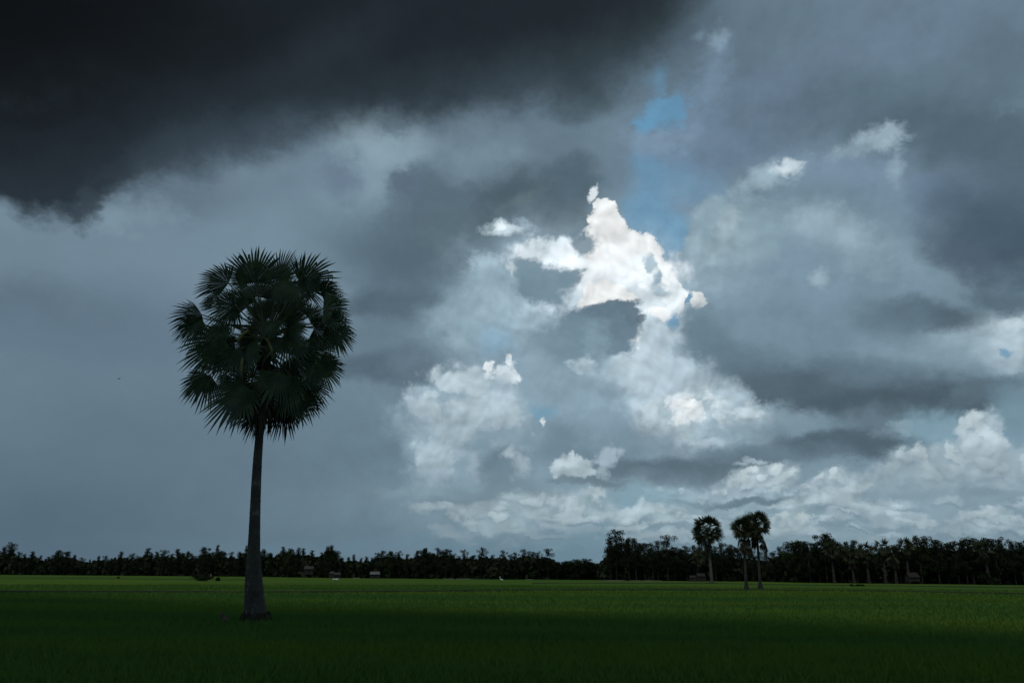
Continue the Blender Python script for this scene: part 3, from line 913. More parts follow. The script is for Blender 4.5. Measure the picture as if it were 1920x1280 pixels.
def fan(mb_, hub, axis, normal, rad, spread, seg, r, droop=0.35, cup=0.25, fused=0.52, mat=0, ragged=0.12):
    """a palmate leaf: pleated and joined near the stalk, split into pointed fingers outside"""
    axis = axis.normalized(); normal = (normal - axis * normal.dot(axis)).normalized()
    side = normal.cross(axis)
    dth = 2 * spread / seg
    def pt(th, rr, lift):
        q = rr / rad
        d = axis * math.cos(th) + side * math.sin(th)
        p = hub + d * rr + normal * (lift - cup * rad * (q ** 2) * (0.5 + 0.5 * abs(math.sin(th))))
        p.z -= droop * rad * q ** 2.6
        return p
    for k in range(seg):
        th = -spread + (k + .5) * dth
        L = rad * (1 - .40 * (abs(th) / spread) ** 2) * (1 + r.uniform(-ragged, ragged * .5))
        f1 = fused * L * r.uniform(.92, 1.08)
        w0 = dth / 2
        fold = f1 * w0 * .55
        wob = r.gauss(0, .35 * dth)
        extra = r.random() < .07
        hubp = hub + normal * 0
        a = pt(th - w0, f1, -fold); c = pt(th + w0, f1, -fold); b = pt(th, f1, fold * .4)
        r2 = f1 + (L - f1) * .5
        a2 = pt(th - w0 * .62 + wob * .5, r2, -fold * .4); c2 = pt(th + w0 * .62 + wob * .5, r2, -fold * .4); b2 = pt(th + wob * .5, r2, fold * .5)
        t_ = pt(th + wob, L, 0)
        if extra:                                     # a finger that has bent and hangs
            t_ = b2 + Vector((r.uniform(-.05, .05), r.uniform(-.05, .05), -(L - r2) * .9))
        mb_.add([hubp, a, b, c, a2, b2, c2, t_], [(0, 1, 2), (0, 2, 3), (1, 4, 5, 2), (2, 5, 6, 3), (4, 7, 5), (5, 7, 6)], mat)

PB0 = ground(479.5, 1159)
PY = PB0.y
def P3(x, y): return onplane(x, y, PY)
PXM = (P3(480, 800) - P3(481, 800)).length * 1.0      # metres per photo pixel at the palm
root = empty('toddy_palm', (PB0.x, PY, 0))
tag(root, 'big lone fan palm with round bushy crown in the left foreground', 'palm tree')
rp = random.Random(3)
def rel(p): return p - Vector((PB0.x, PY, 0))

line = [(480.5, 1166, 47), (480, 1160, 45), (479.4, 1154, 40), (478.6, 1144, 37.5), (477.6, 1134, 35.5), (477, 1124, 34), (475.8, 1094, 30.5), (475.6, 1061, 25.5), (476, 1030, 22),
        (477, 999, 20), (478.6, 950, 18.4), (480.5, 905, 17.4), (483, 860, 16), (485.6, 827, 15), (489, 770, 15), (494, 710, 15.5), (499, 660, 17), (502, 640, 14), (503, 625, 6)]
tp, tr = [], []
for i in range(len(line) - 1):
    (x0, y0, w0), (x1, y1, w1) = line[i], line[i + 1]
    n = max(1, int(abs(y1 - y0) / 3.0))
    for k in range(n):
        t = k / n
        p = rel(P3(x0 + (x1 - x0) * t, y0 + (y1 - y0) * t))
        tp.append(p); tr.append((w0 + (w1 - w0) * t) * PXM / 2)
tp.append(rel(P3(503, 625))); tr.append(.1)
mb = MB(); 
mb.tube(tp, [q * (1 + .018 * math.sin(i * 2.4) + rp.uniform(-.012, .012)) for i, q in enumerate(tr)], 28, wob=.012, r=rp)
mb.build('trunk', M_trunk, root, smooth=True)
# roots and mat at the foot
mb = MB()
for k in range(46):
    a = math.tau * k / 46 + rp.uniform(-.05, .05)
    r0 = tr[0] * rp.uniform(.93, 1.05)
    top = rp.uniform(.06, .24)
    d = Vector((math.cos(a), math.sin(a), 0))
    mb.tube([d * (r0 * .90) + Vector((0, 0, top)), d * r0 * 1.02 + Vector((0, 0, top * .5)), d * (r0 + rp.uniform(.03, .12)) + Vector((0, 0, -.25))],
            [.03, .05, .03], 5, r=rp, wob=.2)
mb.build('root_collar', M_boot, root)
# pale scar in the bark near the foot, a shallow splinter of exposed wood
M_bare = material('bare_wood', (0.12, 0.11, 0.10), (0.26, 0.25, 0.23), 12, 5, .8)
for (x, y0, y1, w) in ((480.2, 1137, 1150, 1.5), (479, 1146, 1152, 1.0), (467.5, 1142, 1156, 1.6), (484.3, 1148, 1151, 1.4), (469, 1101, 1108, 2.4)):
    pts = []
    for k in range(5):
        y = y0 + (y1 - y0) * k / 4
        p = rel(P3(x + rp.uniform(-.5, .5), y))
        rr = 18 * PXM if y > 1120 else 15.6 * PXM
        if y > 1146: rr += 1.6 * PXM
        off = p.x - rel(P3(478, y)).x
        p.y = -math.sqrt(max(rr * rr - off * off, .01)) - .004
        pts.append(p)
    mb = MB()
    mb.tube(pts, [w * PXM * q for q in (.2, .5, .55, .45, .2)], 6, r=rp, wob=.3)
    mb.build('bark_scar', M_bare, root)

CX, CY = 503.0, 627.0
C3 = rel(P3(CX, CY))
def zpt(zx, zy): return 300 + zx / 3.2, 440 + zy / 3.2
LEAVES = [ # hub x, hub y (3.2x enlargement of the crown), finger axis in degrees, radius, spread, lean of the face, depth (+ toward the viewer), dry
 (605, 318, 92, 282, 78, 20, .55, 0), (725, 290, 74, 262, 75, -25, .30, 0), (560, 350, 112, 200, 80, 30, -.6, 0), (690, 350, 80, 250, 80, 10, -.9, 0),
 (412, 300, 158, 250, 62, 25, .15, 0), (505, 300, 128, 185, 50, -30, -.4, 0), (470, 380, 150, 170, 70, 35, -.9, 0),
 (855, 300, 28, 275, 66, 20, .25, 0), (890, 290, 58, 135, 60, -20, -.5, 0), (960, 350, -8, 180, 60, 35, .1, 0),
 (820, 320, -82, 200, 80, -15, .95, 0), (870, 330, -50, 170, 60, 35, .7, 0),
 (985, 455, 5, 200, 70, -20, .3, 0), (1010, 520, -30, 215, 72, 20, .1, 0), (900, 545, -12, 160, 90, 20, -.3, 0), (1040, 560, -55, 190, 55, -30, -.2, 0),
 (300, 405, 178, 100, 70, 30, -.2, 0), (268, 492, 200, 205, 62, -25, .35, 0), (250, 500, 238, 200, 60, 25, .2, 0), (330, 540, 260, 190, 60, -35, -.4, 0),
 (500, 478, 208, 190, 88, -15, 1.0, 0), (540, 440, 140, 140, 75, 30, .8, 0), (430, 560, 235, 150, 75, 35, .6, 0),
 (395, 655, 190, 300, 48, 20, .35, 0), (370, 680, 222, 250, 45, -25, .2, 0), (300, 650, 250, 190, 55, 30, -.4, 0),
 (805, 608, -28, 205, 80, 20, .95, 0), (790, 640, -72, 240, 55, -20, .8, 0), (760, 560, -110, 160, 70, 25, 1.1, 0), (850, 660, -60, 250, 55, 10, .2, 0),
 (945, 775, -38, 200, 58, -20, .35, 0), (930, 790, -82, 225, 42, 25, .3, 0), (960, 750, 0, 155, 50, 30, 0, 0),
 (492, 742, 215, 215, 75, 15, .95, 0), (520, 735, 268, 190, 70, -20, 1.0, 0), (480, 760, 175, 160, 60, 30, .7, 0), (600, 720, 300, 150, 70, 20, 1.1, 0),
 (290, 830, 232, 185, 50, 20, .3, 0), (320, 845, 262, 240, 38, -25, .2, 0), (400, 840, 245, 150, 60, 30, -.2, 0),
 (555, 940, 255, 290, 62, 15, .75, 0), (545, 930, 215, 190, 60, -20, .6, 0), (620, 960, 278, 270, 55, 20, .6, 1),
 (745, 850, 262, 220, 62, -15, .85, 0), (790, 900, 285, 290, 58, 20, .6, 0), (850, 950, 300, 220, 62, -25, .3, 0), (880, 960, 330, 120, 60, 25, .1, 0),
 (690, 950, 268, 270, 62, 10, .2, 1), (640, 900, 265, 310, 70, 0, -.4, 1), (730, 960, 285, 250, 60, 25, -.5, 1), (560, 900, 245, 270, 70, -10, -.6, 1),
 (620, 1000, 270, 225, 66, 30, .45, 1), (800, 1000, 285, 190, 60, 0, -.3, 1), (500, 980, 240, 190, 60, 30, -.3, 1),
 (600, 530, 130, 150, 80, 20, -.5, 0), (700, 520, 60, 150, 80, -20, -.5, 0), (560, 570, 170, 140, 80, 15, -.4, 0), (735, 580, 0, 140, 80, -15, -.4, 0),
 (520, 385, 120, 130, 80, 20, -.6, 0), (645, 385, 90, 130, 85, 10, -.7, 0), (765, 380, 65, 130, 80, -20, -.7, 0),
 (560, 470, 100, 120, 85, 10, -.2, 0), (440, 625, 190, 120, 80, 15, -.3, 0), (760, 470, 70, 110, 85, -10, -.3, 0), (745, 735, -70, 110, 80, 10, -.4, 0), (600, 440, 60, 110, 85, -10, -.4, 0),
 # the far side of the crown
 (560, 400, 110, 150, 70, 20, -1.0, 0), (740, 420, 60, 170, 70, -20, -1.1, 0), (520, 600, 195, 170, 85, -15, -.9, 0),
 (760, 700, -30, 200, 85, 15, -.9, 0), (560, 640, 230, 200, 85, 15, -.7, 0), (700, 760, -80, 200, 90, 15, -.7, 0),
 (850, 640, -20, 190, 80, -20, -1.3, 0), (600, 470, 110, 150, 75, 15, -1.0, 0), (720, 500, 50, 150, 75, -15, -1.0, 0), (830, 430, 30, 170, 80, -15, -1.2, 0), (650, 400, 90, 170, 80, 10, -1.3, 0),
 (450, 700, 200, 210, 90, 20, -1.3, 0), (820, 820, -50, 230, 90, 15, -1.2, 0), (480, 860, 235, 230, 90, -15, -1.2, 0), (640, 800, 270, 260, 100, 0, -1.0, 1),
]
UPV = Vector((0, 0, 1)); VIEW = Vector((0, -1, -.32)).normalized()
mpx = PXM / 3.2
for i, (zx, zy, deg, rad, spr, roll, dep, dry) in enumerate(LEAVES):
    hx, hy = zpt(zx + rp.uniform(-14, 14), zy + rp.uniform(-14, 14)); rad *= rp.uniform(.9, 1.08); deg += rp.uniform(-7, 7)
    hub = rel(P3(hx, hy)); hub.y -= dep
    th = R(deg)
    beta = R(18 if dep > .5 else (-18 if dep < -.5 else 0))
    ax = Vector((math.cos(th) * math.cos(beta), -math.sin(beta), math.sin(th) * math.cos(beta)))
    n = (VIEW - ax * VIEW.dot(ax)).normalized()
    n = Matrix.Rotation(R(roll), 3, ax) @ n
    if n.z < 0 and dep < -.5: pass
    down = max(0.0, math.sin(th))
    spr = min(125, spr * 1.1 + 12)
    m = MB()
    fan(m, hub, ax, n, rad * mpx, R(spr), max(16, int(spr * 2 / 5.6)), rp, droop=.10 + .12 * abs(math.cos(th)), cup=-.10 + rp.uniform(0, .12),
        fused=rp.uniform(.46, .58))
    leaf = m.build('leaf', M_fan_dry if dry else M_fan, root)
    # stalk: leaves the crown upward and outward, then arches to the hub
    m = MB()
    s0 = C3 + Vector((rp.uniform(-.1, .1), rp.uniform(-.1, .1), rp.uniform(-.35, .05) - (.5 if hub.z < C3.z - .8 else 0)))
    d = hub - s0
    mid = s0 + d * .5 + Vector((0, 0, .22 * d.length * (.8 if hub.z < C3.z + .5 else .2)))
    pts = [s0 * (1 - t) ** 2 + mid * 2 * t * (1 - t) + hub * t * t for t in (0, .15, .35, .55, .75, .9, 1)]
    m.tube(pts, [.055, .045, .036, .030, .026, .024, .018], 6, r=rp)
    old = i in (5, 20, 26)
    st_o = m.build('stalk', M_petiole, leaf, smooth=True)

# two yellowed stalks hanging free in front, bases of old stalks, fibre
for k, pts in enumerate((((590, 628), (560, 645), (538, 675), (528, 705)), ((688, 672), (705, 690), (722, 735), (728, 790)), ((556, 790), (552, 830), (548, 880), (556, 905)))):
    m = MB()
    q = []
    for zx, zy in pts:
        p = rel(P3(*zpt(zx, zy))); p.y -= 1.15; q.append(p)
    m.tube(q, [.05, .06, .055, .03], 6, r=rp)
    tag(m.build('stalk', M_petiole_old, root, smooth=True), 'yellowed old leaf stalk')
m = MB()
for k in range(90):
    t = rp.random()
    base = tp[-1].lerp(tp[-26], t)
    a = rp.uniform(0, math.tau)
    d = Vector((math.cos(a), math.sin(a), 0))
    rr = rp.uniform(.25, .55) * (1 - .3 * t)
    m.tube([base + d * .08, base + d * rr * .6 + Vector((0, 0, .12)), base + d * rr + Vector((0, 0, rp.uniform(-.1, .28)))], [.07, .06, .03], 5, r=rp, wob=.15)
m.build('stalk_bases', M_boot, root)
M_fruit = material('fruit_skin', (0.03, 0.025, 0.018), (0.06, 0.05, 0.02), 5, 3, .5)
for k in range(10):                              # fruit hanging among the stalks
    a = rp.uniform(0, math.tau); rr = rp.uniform(.3, .6)
    c = C3 + Vector((math.cos(a) * rr, math.sin(a) * rr, rp.uniform(-.9, -.1)))
    q = .085; m = MB()
    vs, fs = [], []
    for i in range(5):
        for j in range(8):
            ph = math.pi * i / 4; t = math.tau * j / 8
            vs.append(c + Vector((math.sin(ph) * math.cos(t), math.sin(ph) * math.sin(t), math.cos(ph))) * q)
    for i in range(4):
        for j in range(8): fs.append((i * 8 + j, i * 8 + (j + 1) % 8, (i + 1) * 8 + (j + 1) % 8, (i + 1) * 8 + j))
    m.add(vs, fs)
    m.build('fruit', M_fruit, root, smooth=True)

# ================================================================== smaller fan palms
M_trunk_dark = material('palm_trunk_dark', (0.014, 0.013, 0.012), (0.034, 0.032, 0.029), 1.5, 5, .9)
def small_palm(name, H, trunk_w, Rc, seed, leaves=30, tm=None, skirt=0.0, flare=1.8, top_bias=0.0, leaf_r=1.25, seg=14):
    """crown of radius Rc round the head at height H; skirt: length of dead leaves hanging under it"""
    r = random.Random(seed)
    o = empty(name)
    lean = r.uniform(-.25, .25)
    m = MB()
    zs = [0, .04, .12, .3, .5, .7, .85, 1]
    m.tube([(lean * (z ** 1.5), 0, H * z - (.3 if z == 0 else 0)) for z in zs], [trunk_w * q for q in (flare * .5, flare * .44, .56, .5, .46, .43, .42, .4)], 12, r=r)
    m.build('trunk', tm or M_trunk_dark, o, smooth=True)
    head = Vector((lean, 0, H))
    m = MB()
    for k in range(leaves):
        u = (k + .5) / leaves
        el = math.asin(max(-1, min(1, 1 - 1.82 * u))) ; az = k * 2.39996 + r.uniform(-.2, .2)
        d = Vector((math.cos(az) * math.cos(el), math.sin(az) * math.cos(el), math.sin(el)))
        lr = leaf_r * r.uniform(.85, 1.15)
        lr *= 1.15; hub = head + d * (Rc - lr * .8) * r.uniform(.7, 1.05)
        nrm = Vector((r.uniform(-.6, .6), r.uniform(-.6, .6), 1)) if el > -.2 else d + Vector((0, 0, .5))
        if r.random() < .5: nrm = Vector((r.uniform(-.4, .4), -1, r.uniform(-.2, .6)))
        ax = (d + Vector((0, 0, -.12))).normalized()
        if abs(nrm.normalized().dot(ax)) > .95: nrm = nrm + Vector((0, 1, 0))
        fan(m, hub, ax, nrm, lr, R(r.uniform(62, 88)), seg, r, droop=.08, cup=.04, fused=.42)
        m.tube([head - Vector((0, 0, .2)), (head + hub) / 2 + Vector((0, 0, .15)), hub], [.05, .035, .02], 4, r=r)
    m.build('crown', M_fan_far, o)
    if skirt:
        m = MB()
        for k in range(16):
            az = r.uniform(0, math.tau); dz = -skirt * r.uniform(.2, 1.0)
            d = Vector((math.cos(az), math.sin(az), 0))
            hub = head + d * r.uniform(.25, .7) + Vector((0, 0, dz * .8 - .5))
            fan(m, hub, (d * .35 + Vector((0, 0, -1))).normalized(), d + Vector((0, 0, .2)), r.uniform(.8, 1.15), R(60), 12, r, droop=.1)
        m.build('dead_leaves', M_fan_dry, o)
    return o

def place_px(o, x, ybase, z=0.0, dist=None):
    p = ground(x, ybase) if dist is None else at(x, dist)
    o.location = (p.x, p.y, z)
    return p
def height_at(p, x, ytop):
    return onplane(x, ytop, p.y).z

M_trunk_pale = material('palm_trunk_pale', (0.05, 0.048, 0.045), (0.08, 0.078, 0.074), 1.5, 5, .9)
gp = 'fan palms standing apart out in the rice'
p = ground(1335, 1093.5); Ht = height_at(p, 1331, 993)
k = (ground(1336, 1093.5) - p).length
o = small_palm('toddy_palm', Ht, 4.2 * k, 26.5 * k, 21, 60, M_trunk_pale, 34 * k, 1.6, leaf_r=12.5 * k); place_px(o, 1335, 1093.5)
tag(o, 'distant fan palm with pale slim trunk standing alone before the wood', 'palm tree', gp)
p = ground(1400, 1104.5); Ht = height_at(p, 1392, 991); k = (ground(1401, 1104.5) - p).length
o = small_palm('toddy_palm', Ht, 4.6 * k, 24 * k, 22, 46, None, 36 * k, 1.9, leaf_r=12 * k); place_px(o, 1400, 1104.5)
tag(o, 'left and darker of the two fan palms standing close together', 'palm tree', gp)
p = ground(1426, 1104.5); Ht = height_at(p, 1427, 983); k = (ground(1427, 1104.5) - p).length
o = small_palm('toddy_palm', Ht, 4.3 * k, 26 * k, 23, 50, None, 36 * k, 2.2, leaf_r=12.5 * k); place_px(o, 1426, 1104.5)
tag(o, 'right and taller of the two fan palms standing close together', 'palm tree', gp)

# ================================================================== trees of the far wood
def tree_proto(kind, seed):
    """10 m tall; returns the meshes of trunk and crown"""
    r = random.Random(seed)
    t = MB(); c = MB()
    H = 10.0
    bend = r.uniform(-.5, .5); bend2 = r.uniform(-.4, .4)
    def stem(z): return Vector((bend * (z / H) ** 2, bend2 * (z / H) ** 2, z))
    if kind == 'open': rad0, z0 = .13, 2.6
    elif kind == 'column': rad0, z0 = .15, 1.2
    else: rad0, z0 = .24, 1.6
    zs = [-.3, .5, 2, 4, 6, 8, 9.4]
    t.tube([stem(max(z, 0)) + Vector((0, 0, min(z, 0))) for z in zs], [rad0 * (1.25 - .11 * z) for z in zs], 7, r=r)
    cl = []
    nl = {'open': r.choice((12, 15, 18)), 'column': 17, 'round': 19}[kind]
    for k in range(nl):
        z = z0 + (H - .6 - z0) * ((k + r.uniform(-.3, .3)) / nl)
        f = (z - z0) / (H - z0)
        if kind == 'open': w = .8 + 1.5 * math.sin(math.pi * min(1, f * .9 + .1)); sz = r.uniform(.6, 1.15)
        elif kind == 'column': w = (1.05 - .85 * f) * 1.0 + .12; sz = (.98 - .42 * f) * r.uniform(.8, 1.15)
        else: w = 1.3 + 1.6 * math.sin(math.pi * min(1, f * .85 + .12)); sz = r.uniform(.8, 1.35)
        az = k * 2.4 + r.uniform(-.5, .5)
        tip = stem(z) + Vector((math.cos(az), math.sin(az), 0)) * w * r.uniform(.45, 1.0) + Vector((0, 0, r.uniform(.1, .7)))
        t.tube([stem(z - r.uniform(.4, 1.0)), (stem(z) + tip) / 2 + Vector((0, 0, -.1)), tip], [.06, .04, .015], 4, r=r)
        cl.append((tip, sz))
    cl.append((stem(H - .7), .8 if kind != 'round' else 1.1)); cl.append((stem(H - 1.5), .85)); cl.append((stem(H - 2.3), .95))
    nfill = {'open': 260, 'column': 420, 'round': 420}[kind]
    for i in range(nfill):                           # thin inner foliage that ties the clumps together
        f = r.random() ** .9; z = z0 + .3 + (H - .9 - z0) * f
        if kind == 'open': w = .5 + .8 * math.sin(math.pi * min(1, f * .9 + .1))
        elif kind == 'column': w = 1.0 - .8 * f
        else: w = 1.0 + 1.1 * math.sin(math.pi * min(1, f * .85 + .12))
        az = r.uniform(0, math.tau)
        q = stem(z) + Vector((math.cos(az), math.sin(az), 0)) * w * r.random() ** .5
        s = r.uniform(.09, .2)
        a = Vector((r.gauss(0, 1), r.gauss(0, 1), r.gauss(0, .7))).normalized(); b = a.cross(Vector((r.gauss(0, 1), r.gauss(0, 1), r.gauss(0, 1)))).normalized()
        c.add([q - a * s, q + b * s * .6, q + a * s, q - b * s * .6], [(0, 1, 2, 3)])
    for p, sz in cl:
        n = int({'open': 105, 'column': 95, 'round': 115}[kind] * (sz / .8) ** 1.6)
        for i in range(n):
            v = Vector((r.gauss(0, 1), r.gauss(0, 1), r.gauss(0, 1)))
            v = v.normalized() * (r.random() ** .45)
            q = p + Vector((v.x * sz, v.y * sz, v.z * sz * .72))
            s = r.uniform(.07, .17) * (1.25 if kind == 'round' else 1)
            a = Vector((r.gauss(0, 1), r.gauss(0, 1), r.gauss(0, .7))).normalized(); b = a.cross(Vector((r.gauss(0, 1), r.gauss(0, 1), r.gauss(0, 1)))).normalized()
            c.add([q - a * s, q + b * s * .6, q + a * s, q - b * s * .6], [(0, 1, 2, 3)])
    return t, c

PROTO = {}
for kind, n in (('open', 5), ('column', 4), ('round', 5)):
    PROTO[kind] = []
    for i in range(n):
        t, c = tree_proto(kind, 100 + i * 7 + len(kind))
        mm = {'open': 1, 'column': 0, 'round': 2}[kind] if i % 3 else 0
        root_ = empty('tree'); 
        a = t.build('trunk', M_bark, root_, smooth=True); b = c.build('crown', M_tree[mm], root_)
        PROTO[kind].append([root_, a, b, False])

def put_tree(kind, x, dist, ytop, wide, label, group, r, name=None):
    pr = r.choice(PROTO[kind])
    if not pr[3]:
        root_, a, b = pr[0], pr[1], pr[2]; pr[3] = True
    else:
        root_ = pr[0].copy(); COL.objects.link(root_)
        for ch in (pr[1], pr[2]):
            c2 = ch.copy(); COL.objects.link(c2); c2.parent = root_
    p = at(x, dist)
    h = onplane(x, ytop, p.y).z
    root_.name = name or {'open': 'open_crowned_tree', 'column': 'slender_tree', 'round': 'bushy_tree'}[kind]
    root_.location = p
    root_.rotation_euler = (0, 0, r.uniform(0, math.tau))
    s = h / 10.0
    root_.scale = (s * wide, s * wide, s)
    tag(root_, label, 'tree', group)
    return root_

def interp(tab, x):
    for (x0, y0), (x1, y1) in zip(tab, tab[1:]):
        if x <= x1: return y0 + (y1 - y0) * max(0, (x - x0)) / (x1 - x0)
    return tab[-1][1]
BASE = [(-400, 1075.5), (0, 1077), (460, 1080.6), (600, 1082.8), (960, 1086), (1125, 1086.6), (1140, 1088), (1430, 1090), (1500, 1092), (1700, 1094), (1920, 1096.5), (2300, 1100)]
def wood_dist(x):
    p = ground(x, interp(BASE, x)); return math.hypot(p.x, p.y)

SKY = [(-60, 1024), (-40, 1030), (-20, 1022), (0, 1022), (10, 1017), (27, 1034), (42, 1037), (53, 1032), (70, 1040), (85, 1042), (103, 1030), (118, 1033), (135, 1038), (150, 1044), (165, 1047), (180, 1040), (195, 1040),
 (206, 1045), (220, 1032), (234, 1043), (246, 1037), (258, 1042), (270, 1026), (281, 1035), (291, 1033), (302, 1029), (316, 1037), (330, 1027), (348, 1034), (364, 1040), (380, 1025), (391, 1035), (402, 1020),
 (415, 1034), (430, 1033), (445, 1032), (458, 1021), (476, 1034), (492, 1030), (507, 1035), (525, 1023), (540, 1027), (555, 1025), (567, 1026), (584, 1030), (600, 1034), (611, 1021), (618, 1019), (626, 1032), (640, 1043), (652, 1042),
 (663, 1038), (674, 1045), (685, 1042), (695, 1044), (706, 1034), (714, 1030), (731, 1032), (748, 1033), (762, 1037), (780, 1030), (796, 1026), (820, 1025), (836, 1028), (852, 1038), (870, 1029), (886, 1040),
 (902, 1026), (924, 1038), (943, 1030), (958, 1038), (966, 1034), (984, 1028), (998, 1032), (1011, 1034), (1028, 1026), (1045, 1052), (1058, 1052), (1070, 1050), (1084, 1049), (1096, 1046), (1108, 1052), (1122, 1055), (1134, 1055),
 (1145, 1004), (1156, 991), (1168, 1004), (1180, 1008), (1193, 1006), (1209, 1015), (1224, 1016), (1234, 1011), (1252, 1000), (1265, 1023), (1276, 1027), (1289, 1021), (1302, 1020), (1316, 1012), (1328, 1018), (1342, 1021),
 (1356, 1015), (1370, 1018), (1384, 1024), (1398, 1030), (1412, 1028), (1426, 1032), (1440, 1030), (1452, 1034), (1468, 1022), (1480, 1021), (1492, 1013), (1506, 1013), (1519, 1014), (1536, 1014), (1550, 1000), (1562, 1008), (1577, 1015), (1591, 1013),
 (1606, 1010), (1622, 1030), (1637, 1026), (1655, 1024), (1672, 1024), (1688, 1021), (1710, 1014), (1728, 1006), (1745, 1002), (1760, 1009), (1777, 1014), (1796, 1013), (1812, 1014), (1824, 1006), (1838, 1008), (1854, 1011), (1872, 1009),
 (1888, 1008), (1902, 1012), (1918, 1016), (1935, 1010), (1952, 1014), (1975, 1008), (2000, 1012)]
SECT = [(60, 'dark tree at the far left end of the distant wood'), (210, 'low dark tree in the dip of the far wood left of the brush heap'), (360, 'dark tree in the far wood just left of the brush heap'),
        (470, 'slender dark tree in the far wood between brush heap and big palm trunk'), (570, 'dark tree in the far wood just right of the big palm trunk'), (640, 'tall dark tree behind the grey roofed huts'),
        (725, 'small dark tree behind the pale roofed shed'), (860, 'open dark tree in the far wood right of the pale roofed shed'), (1040, 'dark tree in the thinning row behind the white egret'),
        (1138, 'low bushy tree in the lowest stretch of the wood'), (1270, 'tall open tree at the left end of the nearer wood'), (1360, 'dark tree of the nearer wood behind the lone distant palm'),
        (1460, 'dark tree of the nearer wood behind the pair of palms'), (1600, 'bushy tree of the wood right of the pair of palms'), (1740, 'dark green tree among the palms on the right'),
        (1860, 'broad dark green tree near the right end of the wood'), (9999, 'dark tree at the far right end of the wood')]
SPECIAL = {10: 'tall dark tree at the very left edge of the wood', 103: 'thin spiky tree sticking up from the low left part of the wood', 402: 'tallest narrow tree just left of the big palm trunk',
           618: 'tallest pointed tree behind the huts right of the big palm', 902: 'lone lollipop shaped tree rising from the wood left of the egret', 984: 'round open tree just right of and behind the egret',
           1028: 'last round tree before the wood drops low', 1156: 'tallest tree of the nearer wood, at its left end', 1252: 'thin tall open tree left of the lone distant palm',
           1316: 'open tree whose top touches the lone palm crown from the left', 1550: 'dome topped tree rising highest right of the pair of palms', 1606: 'open topped tree with sky showing through right of the dome topped tree',
           1745: 'tall broad tree above the thatched hut on the right', 1824: 'rounded tall tree right of the thatched hut'}
rt = random.Random(77)
ntree = 0
for i, (x, y) in enumerate(SKY):
    lab = next(l for lim, l in SECT if x < lim)
    special = SPECIAL.get(x)
    if x < 480: kind = rt.choice(['column', 'column', 'round', 'open'])
    elif x < 700: kind = rt.choice(['column', 'column', 'round'])
    elif x < 1040: kind = rt.choice(['open', 'open', 'round'])
    elif x < 1140: kind = 'round'
    elif x < 1480: kind = 'open'
    else: kind = rt.choice(['round', 'open', 'round'])
    if x in (902, 924, 943, 966, 984, 1011, 1028, 1252, 1156, 1316, 1606): kind = 'open'
    if x in (611, 618, 402, 458): kind = 'column'
    wide = {'column': rt.uniform(.95, 1.3), 'open': rt.uniform(.8, 1.05), 'round': rt.uniform(.75, .95)}[kind]
    if 1040 < x < 1140: wide = 1.5
    if x in (402, 458, 103, 924): wide = .7
    d = wood_dist(x) + rt.uniform(1, 6)
    put_tree(kind, x, d, y, wide, special or lab, None if special else 'trees of the far wood', rt)
    ntree += 1
    # a tree standing behind, a little lower, fills the row
    if i % 1 == 0 and not (895 < x < 1035 and i % 2):
        x2 = x + rt.uniform(4, 11)
        kind = rt.choice(['round', 'round', 'column' if x < 700 else 'open'])
        y2 = y + (interp(BASE, x2) - y) * rt.uniform(.12, .34)
        put_tree(kind, x2, d + rt.uniform(6, 22), y2, rt.uniform(.95, 1.3), lab, 'trees of the far wood', rt)
        ntree += 1
for kind in PROTO:
    for pr in PROTO[kind]:
        if not pr[3]:
            for o in (pr[2], pr[1], pr[0]): bpy.data.objects.remove(o)

def undergrowth():
    """the shrub layer that closes the wood between its trunks"""
    r = random.Random(9)
    m = MB()
    x = -420.0
    while x < 2330:
        d0 = wood_dist(x)
        hfull = onplane(x, interp(SKY, x), at(x, d0).y).z
        frac = .62 if 1140 < x < 1470 else .70
        for k in range(9):
            d = d0 + r.uniform(4, 26)
            p = at(x + r.uniform(-3, 3), d)
            top = hfull * frac * r.uniform(.65, 1.12)
            for j in range(12):
                q = p + Vector((r.uniform(-1, 1), r.uniform(-1, 1), top * r.random() ** .8))
                s = r.uniform(.5, .95)
                a = Vector((r.gauss(0, 1), r.gauss(0, .6), r.gauss(0, .8))).normalized(); b = a.cross(Vector((r.gauss(0, .4), 1, r.gauss(0, .4)))).normalized()
                m.add([q - a * s, q - a * .2 * s + b * s * .7, q + a * s, q + a * .1 * s - b * s * .7], [(0, 1, 2, 3)])
        x += 3.0
    o = m.build('undergrowth', M_tree[0])
    tag(o, 'dark shrubs and saplings closing the wood between the trunks', 'undergrowth', kind='stuff')
undergrowth()

# fan palms growing in the right part of the wood
for i, (x, yt, lab) in enumerate(((1563, 1030, 'fan palm at the wood edge right of the dome topped tree'), (1628, 1032, 'fan palm low among bushes right of the open topped tree'), (1659, 1027, 'stout fan palm second left from the thatched hut'),
                                  (1679, 1040, 'short fan palm with hanging dead leaves left of the thatched hut'), (1703, 1024, 'fan palm with slim bare trunk touching the thatched hut'), (1853, 1030, 'fan palm at the wood edge furthest right'),
                                  (1308, 1046, 'small fan palm in the wood left of the lone palm'), (1600, 1040, 'fan palm half hidden below the open topped tree'))):
    d = wood_dist(x) - 1.5
    p = at(x, d); H = onplane(x, yt, p.y).z
    k = p.length / F_PX
    o = small_palm('toddy_palm', H, 4.2 * k, 17 * k, 50 + i, 16, None, 16 * k if i % 2 else 10 * k, 1.6, leaf_r=9.5 * k, seg=10)
    o.location = p
    tag(o, lab, 'palm tree', 'fan palms growing in the edge of the wood')

